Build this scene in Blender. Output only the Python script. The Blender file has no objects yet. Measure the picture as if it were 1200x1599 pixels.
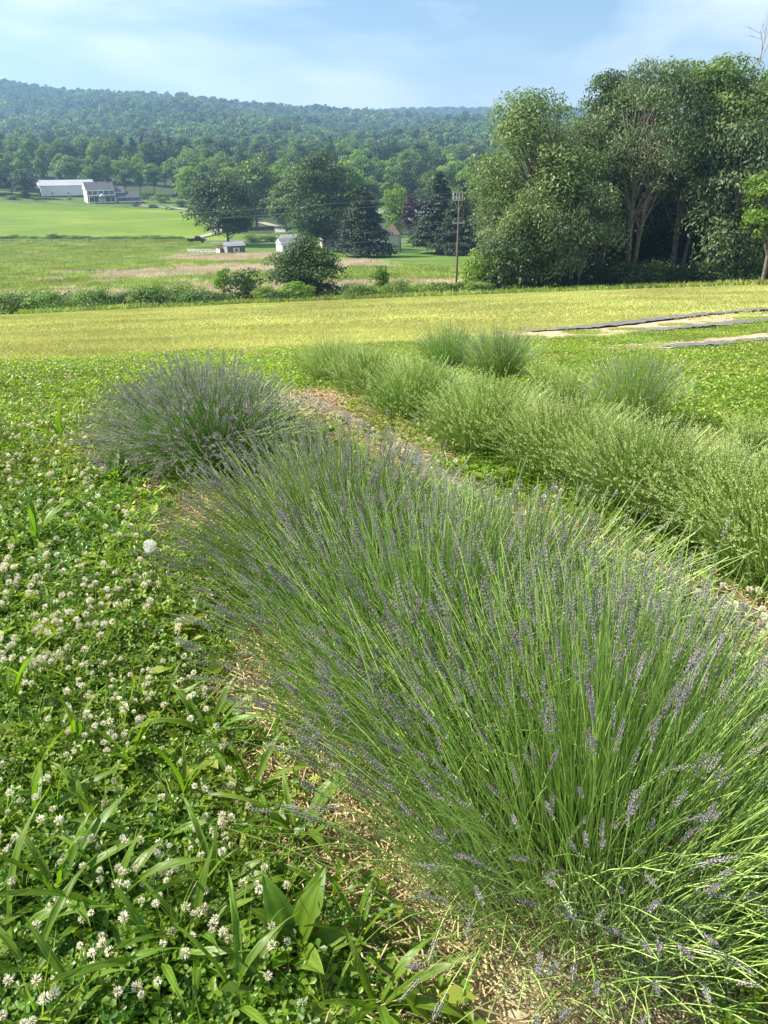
import bpy, math, random
import numpy as np
from mathutils import Vector, Matrix, Quaternion, Euler

rng = np.random.default_rng(7)
random.seed(7)
S = bpy.context.scene
COL = S.collection
R = math.radians

# ------------------------------------------------------------------ camera, sky, sun, exposure
PITCH = 25.1
F_PX, W_PX, H_PX = 1195.0, 1200.0, 1599.0
cam_d = bpy.data.cameras.new('camera')
cam = bpy.data.objects.new('camera', cam_d); COL.objects.link(cam)
cam_d.sensor_fit = 'VERTICAL'; cam_d.sensor_height = 36.0
cam_d.lens = F_PX / H_PX * 36.0
cam_d.clip_start = 0.05; cam_d.clip_end = 9000
cam.location = (0, 0, 0)
cam.rotation_euler = (R(90 - PITCH), 0, 0)
S.camera = cam

SUN_EL, SUN_AZ = 44.0, -84.0          # azimuth clockwise from +Y
world = bpy.data.worlds.new('World'); S.world = world; world.use_nodes = True
nt = world.node_tree; nt.nodes.clear()
def nn(t, kind, **kw):
    n = t.nodes.new(kind)
    for k, v in kw.items(): setattr(n, k, v)
    return n
sky = nn(nt, 'ShaderNodeTexSky'); sky.sky_type = 'NISHITA'; sky.sun_disc = False
sky.sun_elevation = R(SUN_EL); sky.sun_rotation = R(SUN_AZ)
sky.altitude = 200; sky.air_density = 1.0; sky.dust_density = 0.3; sky.ozone_density = 1.0
tc = nn(nt, 'ShaderNodeTexCoord')
mp = nn(nt, 'ShaderNodeMapping'); mp.inputs['Rotation'].default_value = (0, R(24), R(35)); mp.inputs['Scale'].default_value = (1.6, 4.2, 6.5)
nz = nn(nt, 'ShaderNodeTexNoise'); nz.inputs['Scale'].default_value = 1.5; nz.inputs['Detail'].default_value = 7; nz.inputs['Roughness'].default_value = 0.52; nz.inputs['Distortion'].default_value = 0.4
cr = nn(nt, 'ShaderNodeValToRGB'); cr.color_ramp.elements[0].position = 0.38; cr.color_ramp.elements[1].position = 0.62
cr.color_ramp.elements[0].color = (0.0, 0.0, 0.0, 1); cr.color_ramp.elements[1].color = (0.85, 0.85, 0.85, 1)
mx = nn(nt, 'ShaderNodeMixRGB'); mx.inputs['Color2'].default_value = (7.6, 8.1, 8.4, 1)
bg = nn(nt, 'ShaderNodeBackground'); bg.inputs['Strength'].default_value = 0.078
wo = nn(nt, 'ShaderNodeOutputWorld')
L = nt.links.new
L(tc.outputs['Generated'], mp.inputs['Vector']); L(mp.outputs[0], nz.inputs['Vector']); L(nz.outputs['Fac'], cr.inputs[0])
L(cr.outputs[0], mx.inputs['Fac']); hsv = nn(nt, 'ShaderNodeHueSaturation'); hsv.inputs['Saturation'].default_value = 1.12; hsv.inputs['Value'].default_value = 0.85; hsv.inputs['Hue'].default_value = 0.497; L(sky.outputs[0], hsv.inputs['Color']); L(hsv.outputs[0], mx.inputs['Color1']); L(mx.outputs[0], bg.inputs['Color']); L(bg.outputs[0], wo.inputs['Surface'])

sd = bpy.data.lights.new('sun', 'SUN'); sd.energy = 5.0; sd.angle = R(0.53); sd.color = (1.0, 0.93, 0.82)
sun = bpy.data.objects.new('sun', sd); COL.objects.link(sun)
sdir = Vector((math.sin(R(SUN_AZ)) * math.cos(R(SUN_EL)), math.cos(R(SUN_AZ)) * math.cos(R(SUN_EL)), math.sin(R(SUN_EL))))
sun.rotation_euler = sdir.to_track_quat('Z', 'Y').to_euler()
sun.location = (-30, 10, 60)
S.view_settings.view_transform = 'Standard'; S.view_settings.look = 'None'
S.view_settings.exposure = 1.15; S.view_settings.gamma = 1; S.view_settings.use_curve_mapping = False
S.cycles.max_bounces = 7; S.cycles.diffuse_bounces = 3; S.cycles.glossy_bounces = 2
S.cycles.transmission_bounces = 5; S.cycles.transparent_max_bounces = 8; S.cycles.volume_bounces = 0

# ------------------------------------------------------------------ terrain height
KY = [0, 3, 4, 5, 6, 8, 10, 14, 20, 30, 40, 60]
def angs(a): return list(a)
PROF = {
 'l': [(-80, 1.1), (0, 1.5), (3, 1.5), (4, 1.54), (5, 1.62), (6, 1.75), (8, 2.08), (10, 13.9), (14, 13.2), (20, 12.5), (30, 11.8), (40, 11.3), (60, 10.8), (68, 10.65), (74, 10.7), (80, 10.45), (90, 10.0), (120, 8.85), (150, 7.95), (200, 6.85), (250, 5.95), (275, 5.5), (300, 5.0), (350, 3.84), (420, 2.76), (450, 2.4), (500, 1.75), (600, 0.6), (700, 0.1), (950, -0.5)],
 'c': [(-80, 1.1), (0, 1.5), (3, 1.5), (4, 1.54), (5, 1.62), (6, 1.75), (8, 2.08), (10, 13.7), (14, 12.8), (20, 11.9), (30, 10.9), (40, 10.3), (60, 9.65), (70, 9.5), (76, 9.6), (82, 9.5), (100, 9.0), (120, 8.3), (150, 7.5), (200, 6.55), (250, 5.9), (300, 5.2), (400, 3.9), (500, 2.6), (600, 1.4), (700, 0.8), (950, -0.2)],
 'r': [(-80, 1.1), (0, 1.5), (3, 1.5), (4, 1.54), (5, 1.62), (6, 1.75), (8, 2.06), (10, 13.4), (14, 12.3), (20, 11.2), (30, 10.1), (40, 9.4), (60, 8.8), (72, 8.6), (80, 8.55), (90, 8.4), (120, 8.0), (150, 7.4), (200, 6.5), (250, 5.9), (300, 5.2), (400, 3.9), (500, 2.6), (600, 1.4), (700, 0.8), (950, -0.2)],
}
_s = np.linspace(math.asinh(-80 / 4), math.asinh(4000 / 4), 3000); _Y = 4 * np.sinh(_s)
TAB = {}
for k, v in PROF.items():
    ys = [a for a, b in v]; dr = [(b if a <= 8 else a * math.tan(R(b))) for a, b in v]
    t = np.interp(_Y, ys, dr); ker = np.exp(-np.linspace(-2, 2, 61) ** 2); ker /= ker.sum()
    TAB[k] = np.convolve(np.pad(t, 30, mode='edge'), ker, 'valid')
# ridge crest elevation angle against u = x / y
RU = [-0.75, -0.476, -0.32, -0.16, -0.08, 0.0, 0.08, 0.15, 0.3, 0.5, 0.8]
RA = [4.1, 3.95, 3.35, 2.75, 2.4, 2.05, 1.75, 1.3, 0.9, 0.7, 0.6]
def T(x, y):
    x = np.asarray(x, float); y = np.asarray(y, float); x, y = np.broadcast_arrays(x, y)
    u = np.clip(x / np.maximum(y, 9.0), -0.6, 0.6) / 0.476
    s = np.arcsinh(y / 4)
    l, c, r = (np.interp(s, _s, TAB[k]) for k in 'lcr')
    u = np.where(np.abs(u) > 1, np.sign(u) * (1 + 0.3 * (np.abs(u) - 1)), u)
    z = -(l * (u * (u - 1) / 2) + c * (1 - u * u) + r * (u * (u + 1) / 2))
    z = z + 0.012 * np.sin(x * 5.1 + 1) * np.sin(y * 4.3) * np.clip(y / 2, 0, 1)
    # ridge
    ur = x / np.maximum(y, 50.0)
    H = np.tan(np.radians(np.interp(ur, RU, RA))) * 1900.0
    q = np.clip((y - 900) / 1000.0, 0, 1)
    folds = 10 * np.sin(x / 95.0 + y / 260.0) * np.sin(np.pi * q) + 6 * np.sin(x / 41.0 - y / 170) * np.sin(np.pi * q)
    zr = 6 + (H - 6) * (q ** 1.25) + folds
    fall = np.clip((y - 1950) / 350.0, 0, 1); zr = zr * (1 - fall) + (H * 0.45) * fall
    q2 = np.clip((y - 2450) / 550.0, 0, 1)
    H2 = 3000 * np.tan(np.radians(np.interp(ur, [-.6, -.2, -.05, .02, .2, .6], [1.0, 1.6, 2.2, 2.42, 2.45, 2.0])))
    zr = np.where(y > 2450, zr * (1 - q2) + H2 * q2, zr)
    w = np.clip((y - 850) / 120.0, 0, 1); w = w * w * (3 - 2 * w)
    return z * (1 - w) + zr * w
def Tz(x, y): return float(T(x, y))
cp, sp = math.cos(R(PITCH)), math.sin(R(PITCH))
def xat(px, Y, drop=None):
    """world X of a thing seen at column px (of 1200) standing at distance Y"""
    x = (px - 600) / F_PX * Y
    for _ in range(6):
        d = -Tz(x, Y) if drop is None else drop
        x = (px - 600) / F_PX * (Y * cp + d * sp)
    return x
def gp(px, py, h=0.0):
    """ground point seen at a pixel of the 1200 x 1599 photograph"""
    a = (px - 600) / F_PX; b = (py - 800) / F_PX
    d = np.array([a, cp - b * sp, -sp - b * cp])
    t = np.geomspace(0.5, 900, 6000)
    X = d[0] * t; Y = d[1] * t; Z = d[2] * t
    m = np.nonzero(Z < T(X, Y) + h)[0]
    i = m[0] if len(m) else len(t) - 1
    return float(X[i]), float(Y[i])
def edge_of_field(u): return np.interp(u, [-0.6, -0.476, 0, 0.476, 0.6], [68, 68, 70, 73, 74])

# ------------------------------------------------------------------ helpers
def tagit(o, label=None, cat=None, group=None, kind=None):
    if label: o['label'] = label
    if cat: o['category'] = cat
    if group: o['group'] = group
    if kind: o['kind'] = kind
    return o
def mesh(name, parts, mats, smooth=False):
    """parts: list of (V, F, material index, var per vertex or None)"""
    me = bpy.data.meshes.new(name)
    Vs, loops, starts, tot, mi, var = [], [], [], 0, [], []
    off = 0
    for p in parts:
        V, F, m = np.asarray(p[0], float), np.asarray(p[1], int), p[2]
        va = p[3] if len(p) > 3 and p[3] is not None else np.full(len(V), 0.5)
        if len(F) == 0: continue
        Vs.append(V); var.append(va); k = F.shape[1]
        loops.append((F + off).ravel()); starts.append(tot + np.arange(len(F)) * k); tot += len(F) * k
        mi.append(np.full(len(F), m)); off += len(V)
    V = np.concatenate(Vs); lo = np.concatenate(loops); st = np.concatenate(starts); mi = np.concatenate(mi); var = np.concatenate(var)
    me.vertices.add(len(V)); me.vertices.foreach_set('co', V.ravel())
    me.loops.add(len(lo)); me.loops.foreach_set('vertex_index', lo.astype(np.int32))
    me.polygons.add(len(st)); me.polygons.foreach_set('loop_start', st.astype(np.int32))
    me.polygons.foreach_set('material_index', mi.astype(np.int32))
    me.polygons.foreach_set('use_smooth', np.full(len(st), smooth))
    me.update(calc_edges=True)
    a = me.attributes.new('var', 'FLOAT', 'POINT'); a.data.foreach_set('value', var.astype(np.float32))
    for m in mats: me.materials.append(m)
    return me
def obj(name, me, parent=None, loc=(0, 0, 0), rot=(0, 0, 0), scale=(1, 1, 1)):
    o = bpy.data.objects.new(name, me); COL.objects.link(o)
    o.location = loc; o.rotation_euler = rot; o.scale = scale
    if parent: o.parent = parent
    return o
def empty(name, loc, rz=0, scale=1.0):
    o = bpy.data.objects.new(name, None); COL.objects.link(o); o.location = loc; o.rotation_euler = (0, 0, rz)
    o.scale = (scale,) * 3; o.empty_display_size = 0.1
    return o
def nrm(a): return a / np.maximum(np.linalg.norm(a, axis=-1, keepdims=True), 1e-9)
def rand_dirs(n): return nrm(rng.normal(size=(n, 3)))

def tubes(P, rad, sides=3):
    """P (N,S,3) paths, rad (N,S) or (S,) -> V, F quads"""
    P = np.asarray(P, float); N, Sg, _ = P.shape
    rad = np.broadcast_to(rad, (N, Sg))
    ax = nrm(P[:, -1] - P[:, 0]); ref = np.where(np.abs(ax[:, 2:3]) > 0.9, np.array([[1.0, 0, 0]]), np.array([[0, 0, 1.0]]))
    a = nrm(np.cross(ax, ref)); b = np.cross(ax, a)
    th = np.arange(sides) / sides * 2 * np.pi
    ring = np.cos(th)[None, :, None] * a[:, None] + np.sin(th)[None, :, None] * b[:, None]
    V = P[:, :, None, :] + ring[:, None] * rad[:, :, None, None]
    V = V.reshape(-1, 3)
    n0 = (np.arange(N) * Sg * sides)[:, None, None]; s0 = (np.arange(Sg - 1) * sides)[None, :, None]; k = np.arange(sides)[None, None]
    k2 = (k + 1) % sides
    F = np.stack([n0 + s0 + k, n0 + s0 + k2, n0 + s0 + sides + k2, n0 + s0 + sides + k], -1).reshape(-1, 4)
    return V, F
def leaves(C, Nrm, size, aspect=0.5, axis=None, fold=0.0):
    """rhombic leaves. C (n,3) centres, Nrm normals, size length"""
    n = len(C); Nrm = nrm(Nrm); size = np.broadcast_to(size, (n,))
    if axis is None: axis = rand_dirs(n)
    t = nrm(axis - (axis * Nrm).sum(1, keepdims=True) * Nrm); b = np.cross(Nrm, t)
    h = size[:, None] / 2; w = h * aspect
    V = np.stack([C - t * h, C + b * w + t * h * 0.1 + Nrm * fold * w, C + t * h, C - b * w + t * h * 0.1 + Nrm * fold * w], 1).reshape(-1, 3)
    F = (np.arange(n) * 4)[:, None] + np.arange(4)[None]
    if fold: 
        i = (np.arange(n) * 4)[:, None]; F = np.concatenate([i + [[0, 1, 2]], i + [[0, 2, 3]]], 0)
    return V, F
def blades(base, d, length, width, droop=0.3, levels=3):
    """grass blades as tapered ribbons. base (n,3), d lean (n,3) unit, length, width (n,)"""
    n = len(base); length = np.broadcast_to(length, (n,)); width = np.broadcast_to(width, (n,))
    side = nrm(np.cross(d, rand_dirs(n)) + 1e-6)
    out = d * [1, 1, 0]
    V = []
    for k in range(levels + 1):
        t = k / levels
        c = base + d * (length * t)[:, None] + out * (droop * length * t * t)[:, None] + np.array([0, 0, -1.0]) * (droop * 0.8 * length * t ** 2.2)[:, None]
        w = width * (1 - t) ** 0.7 * (0.75 + 0.25 * math.sin(math.pi * min(1, t * 1.6))) / 2
        if k < levels: V += [c - side * w[:, None], c + side * w[:, None]]
        else: V += [c]
    V = np.stack(V, 1); m = V.shape[1]; i = (np.arange(n) * m)[:, None]
    F = []
    for k in range(levels - 1):
        F.append(i + [[2 * k, 2 * k + 1, 2 * k + 3]]); F.append(i + [[2 * k, 2 * k + 3, 2 * k + 2]])
    F.append(i + [[2 * levels - 2, 2 * levels - 1, 2 * levels]])
    return V.reshape(-1, 3), np.concatenate(F, 0)
def rep(v, k): return np.repeat(v, k)

def cuboid(dx, dy, dz, c=(0, 0, 0)):
    x, y, z = dx / 2, dy / 2, dz / 2
    V = np.array([[-x, -y, -z], [x, -y, -z], [x, y, -z], [-x, y, -z], [-x, -y, z], [x, -y, z], [x, y, z], [-x, y, z]]) + np.array(c)
    F = np.array([[0, 3, 2, 1], [4, 5, 6, 7], [0, 1, 5, 4], [1, 2, 6, 5], [2, 3, 7, 6], [3, 0, 4, 7]])
    return V, F
def boxpart(name, parent, m, dims, c, rot=(0, 0, 0)):
    V, F = cuboid(*dims)
    return obj(name, mesh(name, [(V, F, 0)], [m]), parent, c, rot)
def gable(dx, dy, h, over=0.0):
    """closed prism: ridge along x"""
    x, y = dx / 2 + over, dy / 2 + over
    V = np.array([[-x, -y, 0], [x, -y, 0], [x, y, 0], [-x, y, 0], [-x, 0, h], [x, 0, h]])
    return V, [np.array([[0, 1, 5, 4], [2, 3, 4, 5], [0, 3, 2, 1]]), np.array([[0, 4, 3], [1, 2, 5]])]

# ------------------------------------------------------------------ materials
def mat(name, col, rough=0.7, spec=0.3, metal=0.0, noise=0.0, nscale=5.0, bump=0.0, bscale=40.0, col2=None):
    m = bpy.data.materials.new(name); m.use_nodes = True; t = m.node_tree; b = t.nodes['Principled BSDF']
    b.inputs['Base Color'].default_value = (*col, 1); b.inputs['Roughness'].default_value = rough
    b.inputs['Specular IOR Level'].default_value = spec; b.inputs['Metallic'].default_value = metal
    if noise or col2:
        c2 = col2 or tuple(c * (1 - noise) for c in col)
        tcn = nn(t, 'ShaderNodeTexCoord'); n = nn(t, 'ShaderNodeTexNoise'); n.inputs['Scale'].default_value = nscale; n.inputs['Detail'].default_value = 5
        r = nn(t, 'ShaderNodeMapRange'); r.inputs[1].default_value = 0.35; r.inputs[2].default_value = 0.65
        x = nn(t, 'ShaderNodeMixRGB'); x.inputs[1].default_value = (*col, 1); x.inputs[2].default_value = (*c2, 1)
        t.links.new(tcn.outputs['Object'], n.inputs['Vector']); t.links.new(n.outputs['Fac'], r.inputs[0]); t.links.new(r.outputs[0], x.inputs[0]); t.links.new(x.outputs[0], b.inputs['Base Color'])
    if bump:
        tcn = nn(t, 'ShaderNodeTexCoord'); n = nn(t, 'ShaderNodeTexNoise'); n.inputs['Scale'].default_value = bscale; n.inputs['Detail'].default_value = 4
        bu = nn(t, 'ShaderNodeBump'); bu.inputs['Strength'].default_value = bump; bu.inputs['Distance'].default_value = 0.02
        t.links.new(tcn.outputs['Object'], n.inputs['Vector']); t.links.new(n.outputs['Fac'], bu.inputs['Height']); t.links.new(bu.outputs[0], b.inputs['Normal'])
    return m
def leafmat(name, a, b, trans=0.35, tcol=None, rough=0.45, spec=0.35, objvar=0.25, nscale=0.0, namt=0.3):
    """leaf: colour a..b along the 'var' attribute, brightness varied per object, partly translucent"""
    m = bpy.data.materials.new(name); m.use_nodes = True; t = m.node_tree; p = t.nodes['Principled BSDF']; out = t.nodes['Material Output']
    at = nn(t, 'ShaderNodeAttribute'); at.attribute_name = 'var'
    x = nn(t, 'ShaderNodeMixRGB'); x.inputs[1].default_value = (*a, 1); x.inputs[2].default_value = (*b, 1)
    t.links.new(at.outputs['Fac'], x.inputs[0])
    oi = nn(t, 'ShaderNodeObjectInfo'); mr = nn(t, 'ShaderNodeMapRange'); mr.inputs[3].default_value = 1 - objvar; mr.inputs[4].default_value = 1 + objvar
    t.links.new(oi.outputs['Random'], mr.inputs[0])
    hs = nn(t, 'ShaderNodeHueSaturation'); t.links.new(mr.outputs[0], hs.inputs['Value']); t.links.new(x.outputs[0], hs.inputs['Color'])
    mh = nn(t, 'ShaderNodeMath'); mh.operation = 'MULTIPLY'; mh.inputs[1].default_value = 7.31; fr = nn(t, 'ShaderNodeMath'); fr.operation = 'FRACT'
    t.links.new(oi.outputs['Random'], mh.inputs[0]); t.links.new(mh.outputs[0], fr.inputs[0])
    m3 = nn(t, 'ShaderNodeMapRange'); m3.inputs[3].default_value = 0.5 - objvar * 0.08; m3.inputs[4].default_value = 0.5 + objvar * 0.06
    t.links.new(fr.outputs[0], m3.inputs[0]); t.links.new(m3.outputs[0], hs.inputs['Hue'])
    src = hs.outputs[0]
    if nscale:
        g = nn(t, 'ShaderNodeNewGeometry'); n = nn(t, 'ShaderNodeTexNoise'); n.inputs['Scale'].default_value = nscale; n.inputs['Detail'].default_value = 3
        t.links.new(g.outputs['Position'], n.inputs['Vector'])
        r = nn(t, 'ShaderNodeMapRange'); r.inputs[1].default_value = 0.3; r.inputs[2].default_value = 0.7; r.inputs[3].default_value = 1 - namt; r.inputs[4].default_value = 1 + namt
        t.links.new(n.outputs['Fac'], r.inputs[0])
        h2 = nn(t, 'ShaderNodeHueSaturation'); t.links.new(r.outputs[0], h2.inputs['Value']); t.links.new(src, h2.inputs['Color']); src = h2.outputs[0]
    t.links.new(src, p.inputs['Base Color']); p.inputs['Roughness'].default_value = rough; p.inputs['Specular IOR Level'].default_value = spec
    if trans:
        tr = nn(t, 'ShaderNodeBsdfTranslucent'); tm = nn(t, 'ShaderNodeMixRGB'); tm.blend_type = 'MULTIPLY'; tm.inputs[0].default_value = 1
        tm.inputs[2].default_value = (*(tcol or (1.7, 1.75, 0.7)), 1); t.links.new(src, tm.inputs[1]); t.links.new(tm.outputs[0], tr.inputs['Color'])
        ms = nn(t, 'ShaderNodeMixShader'); ms.inputs[0].default_value = trans
        t.links.new(p.outputs[0], ms.inputs[1]); t.links.new(tr.outputs[0], ms.inputs[2]); t.links.new(ms.outputs[0], out.inputs['Surface'])
    return m
def groundmat(name, cols, scales, bump=0.0, bscale=8.0, rough=0.9):
    """ground: three colours mixed by two noises of world position"""
    m = bpy.data.materials.new(name); m.use_nodes = True; t = m.node_tree; p = t.nodes['Principled BSDF']
    g = nn(t, 'ShaderNodeNewGeometry'); src = None
    for i, sc in enumerate(scales):
        n = nn(t, 'ShaderNodeTexNoise'); n.inputs['Scale'].default_value = sc; n.inputs['Detail'].default_value = 6; n.inputs['Roughness'].default_value = 0.6
        mpp = nn(t, 'ShaderNodeMapping'); mpp.inputs['Location'].default_value = (i * 17.3, 5.1 * i, 0); mpp.inputs['Scale'].default_value = (0.6, 1.0, 1.0) 
        t.links.new(g.outputs['Position'], mpp.inputs[0]); t.links.new(mpp.outputs[0], n.inputs['Vector'])
        r = nn(t, 'ShaderNodeMapRange'); r.inputs[1].default_value = 0.38; r.inputs[2].default_value = 0.62; t.links.new(n.outputs['Fac'], r.inputs[0])
        x = nn(t, 'ShaderNodeMixRGB'); t.links.new(r.outputs[0], x.inputs[0])
        if src is None: x.inputs[1].default_value = (*cols[0], 1)
        else: t.links.new(src, x.inputs[1])
        x.inputs[2].default_value = (*cols[i + 1], 1); src = x.outputs[0]
    t.links.new(src, p.inputs['Base Color']); p.inputs['Roughness'].default_value = rough; p.inputs['Specular IOR Level'].default_value = 0.15
    if bump:
        n = nn(t, 'ShaderNodeTexNoise'); n.inputs['Scale'].default_value = bscale; n.inputs['Detail'].default_value = 6
        bu = nn(t, 'ShaderNodeBump'); bu.inputs['Strength'].default_value = bump; bu.inputs['Distance'].default_value = 0.5 / bscale
        t.links.new(g.outputs['Position'], n.inputs['Vector']); t.links.new(n.outputs['Fac'], bu.inputs['Height']); t.links.new(bu.outputs[0], p.inputs['Normal'])
    return m

M = {}
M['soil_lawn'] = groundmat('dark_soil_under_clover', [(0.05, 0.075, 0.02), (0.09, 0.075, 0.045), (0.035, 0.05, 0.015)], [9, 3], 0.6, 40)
M['crop'] = groundmat('short_yellow_green_crop', [(0.29, 0.30, 0.08), (0.38, 0.35, 0.15), (0.17, 0.23, 0.05)], [3.5, 0.35], 0.8, 7)
M['bank'] = groundmat('rough_grass', [(0.09, 0.15, 0.03), (0.15, 0.2, 0.05), (0.06, 0.11, 0.02)], [0.8, 0.2], 0.6, 3)
M['meadow'] = groundmat('tall_meadow_grass', [(0.17, 0.23, 0.06), (0.33, 0.30, 0.19), (0.12, 0.19, 0.035)], [0.06, 0.03], 0.5, 2)
M['lawn'] = groundmat('mown_lawn', [(0.10, 0.17, 0.025), (0.13, 0.2, 0.035), (0.075, 0.14, 0.02)], [0.15, 0.05], 0.2, 3)
M['pasture'] = groundmat('bright_green_pasture', [(0.13, 0.21, 0.012), (0.20, 0.265, 0.03), (0.10, 0.175, 0.012)], [0.09, 0.02], 0.3, 1.5)
M['forest_floor'] = groundmat('woodland_floor', [(0.05, 0.08, 0.025), (0.08, 0.1, 0.04), (0.04, 0.06, 0.02)], [0.1, 0.03], 0.3, 1)
M['soil'] = groundmat('dry_tan_soil', [(0.42, 0.33, 0.21), (0.33, 0.25, 0.15), (0.48, 0.39, 0.26)], [12, 2.5], 0.8, 30)
M['asphalt'] = mat('worn_asphalt', (0.16, 0.165, 0.17), 0.9, noise=0.25, nscale=0.6)
M['gravel'] = mat('pale_gravel', (0.36, 0.34, 0.30), 0.95, noise=0.25, nscale=1.0)
M['plastic'] = mat('black_mulch_film', (0.035, 0.038, 0.045), 0.42, 0.5, noise=0.0, bump=0.9, bscale=14, col2=(0.10, 0.095, 0.09), nscale=5)
M['plasticd'] = mat('dusty_sky_sheen_film', (0.11, 0.115, 0.125), 0.55, 0.5, bump=0.8, bscale=9, col2=(0.2, 0.18, 0.15), nscale=2.5)  # grey-blue base takes the sky's sheen into its colour, tan blotches are dust
M['straw'] = leafmat('dry_straw', (0.34, 0.25, 0.11), (0.62, 0.5, 0.28), 0.1, (1, 1, 1), 0.6, 0.3, 0.15)
M['clover'] = leafmat('clover_leaf', (0.045, 0.13, 0.008), (0.19, 0.31, 0.022), 0.4, (1.6, 1.7, 0.5), 0.40, 0.4, 0.28)
M['weed'] = leafmat('weed_leaf', (0.13, 0.23, 0.02), (0.36, 0.42, 0.07), 0.4, (1.5, 1.7, 0.6), 0.4, 0.4, 0.25)
M['grass'] = leafmat('grass_blade', (0.09, 0.19, 0.02), (0.28, 0.38, 0.06), 0.4, (1.4, 1.6, 0.6), 0.35, 0.45, 0.2)
M['cropleaf'] = leafmat('crop_blade', (0.20, 0.29, 0.05), (0.64, 0.57, 0.23), 0.3, (1.2, 1.25, 0.6), 0.5, 0.3, 0.18, 0.12, 0.25)
M['meadowleaf'] = leafmat('meadow_grass', (0.17, 0.27, 0.04), (0.36, 0.4, 0.12), 0.3, (1.3, 1.4, 0.6), 0.6, 0.2, 0.3)
M['seedhead'] = leafmat('pinkish_seed_head', (0.5, 0.40, 0.31), (0.68, 0.6, 0.44), 0.3, (1.2, 1.1, 0.9), 0.7, 0.2, 0.2)
M['plantain'] = leafmat('plantain_leaf', (0.04, 0.11, 0.01), (0.18, 0.29, 0.03), 0.42, (1.5, 1.7, 0.4), 0.42, 0.35, 0.15)
M['cloverhead'] = leafmat('clover_floret', (0.72, 0.64, 0.42), (0.92, 0.90, 0.74), 0.25, (1, 1, 0.95), 0.6, 0.2, 0.1)
M['stalkgreen'] = leafmat('green_stalk', (0.13, 0.22, 0.05), (0.2, 0.3, 0.08), 0.15, None, 0.45, 0.4, 0.1)
M['lavstem'] = leafmat('lavender_stem', (0.11, 0.24, 0.03), (0.50, 0.68, 0.19), 0.15, (1.3, 1.4, 0.7), 0.42, 0.4, 0.12)
M['lavspike'] = leafmat('grey_mauve_flower_bud', (0.15, 0.138, 0.132), (0.43, 0.40, 0.395), 0.18, (1.1, 1, 1.2), 0.7, 0.2, 0.1)
M['lavbud'] = leafmat('pale_green_flower_bud', (0.34, 0.43, 0.14), (0.66, 0.70, 0.34), 0.2, (1.2, 1.3, 0.8), 0.6, 0.2, 0.1)
M['lavstem2'] = leafmat('pale_lavender_stem', (0.13, 0.26, 0.04), (0.58, 0.72, 0.23), 0.18, (1.3, 1.4, 0.7), 0.45, 0.4, 0.1)
M['lavleaf'] = leafmat('grey_green_leaf', (0.12, 0.2, 0.07), (0.32, 0.4, 0.22), 0.18, (1.2, 1.3, 0.7), 0.55, 0.3, 0.1)
M['wood'] = mat('woody_stem', (0.13, 0.1, 0.07), 0.9, 0.1, noise=0.4, nscale=30)
M['fluff'] = leafmat('white_seed_fluff', (0.75, 0.74, 0.7), (0.9, 0.9, 0.86), 0.5, (1, 1, 1), 0.9, 0.1, 0.0)
M['bark'] = mat('grey_brown_bark', (0.12, 0.10, 0.08), 0.95, 0.1, bump=0.6, bscale=6, col2=(0.26, 0.22, 0.17), nscale=3)
M['deadwood'] = mat('bleached_dead_wood', (0.33, 0.29, 0.25), 0.9, 0.1, noise=0.3)
TREEM = {
 'willow': leafmat('silver_green_leaf', (0.055, 0.10, 0.04), (0.21, 0.27, 0.12), 0.28, (1.3, 1.4, 0.7), 0.5, 0.3, 0.16),
 'willowlight': leafmat('light_olive_leaf', (0.065, 0.12, 0.035), (0.22, 0.285, 0.10), 0.3, (1.3, 1.4, 0.6), 0.5, 0.3, 0.12),
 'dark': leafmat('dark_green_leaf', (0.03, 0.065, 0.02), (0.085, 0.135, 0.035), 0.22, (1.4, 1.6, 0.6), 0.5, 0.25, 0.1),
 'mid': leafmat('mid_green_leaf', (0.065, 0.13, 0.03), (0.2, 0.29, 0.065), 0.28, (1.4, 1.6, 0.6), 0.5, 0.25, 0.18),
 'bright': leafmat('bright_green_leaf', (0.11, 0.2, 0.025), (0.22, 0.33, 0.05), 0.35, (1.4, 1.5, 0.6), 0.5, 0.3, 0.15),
 'purple': leafmat('purple_plum_leaf', (0.022, 0.012, 0.02), (0.055, 0.03, 0.04), 0.2, (1.6, 0.9, 0.9), 0.5, 0.3, 0.05),
 'needle': leafmat('dark_spruce_needle', (0.02, 0.04, 0.02), (0.055, 0.085, 0.035), 0.1, (1.2, 1.3, 0.7), 0.6, 0.2, 0.1),
 'far': leafmat('far_wood_leaf', (0.06, 0.12, 0.035), (0.19, 0.26, 0.075), 0.25, (1.3, 1.5, 0.6), 0.7, 0.15, 0.4, 0.006, 0.3),
}
M['white'] = mat('white_siding', (0.78, 0.78, 0.76), 0.6, noise=0.06, nscale=0.4)
M['whitemetal'] = mat('white_sheet_metal', (0.74, 0.76, 0.78), 0.5, noise=0.06, nscale=0.2)
M['roofgrey'] = mat('grey_shingle', (0.13, 0.13, 0.14), 0.85, noise=0.3, nscale=2)
M['roofpale'] = mat('pale_metal_roof', (0.42, 0.45, 0.48), 0.45, noise=0.08, nscale=0.3)
M['roofbrown'] = mat('brown_shingle', (0.16, 0.11, 0.09), 0.9, noise=0.3, nscale=2)
M['rooflight'] = mat('weathered_shingle_sunlit_wall', (0.3, 0.31, 0.31), 0.9, noise=0.2, nscale=2)
M['glass'] = mat('window_glass', (0.03, 0.04, 0.055), 0.08, 0.8)
M['shutter'] = mat('dark_shutter', (0.03, 0.035, 0.05), 0.6)
M['darkvoid'] = mat('painted_dark_opening', (0.02, 0.022, 0.025), 0.9)
M['shedgreen'] = mat('grey_green_siding', (0.12, 0.16, 0.15), 0.75, noise=0.15, nscale=1)
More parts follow.
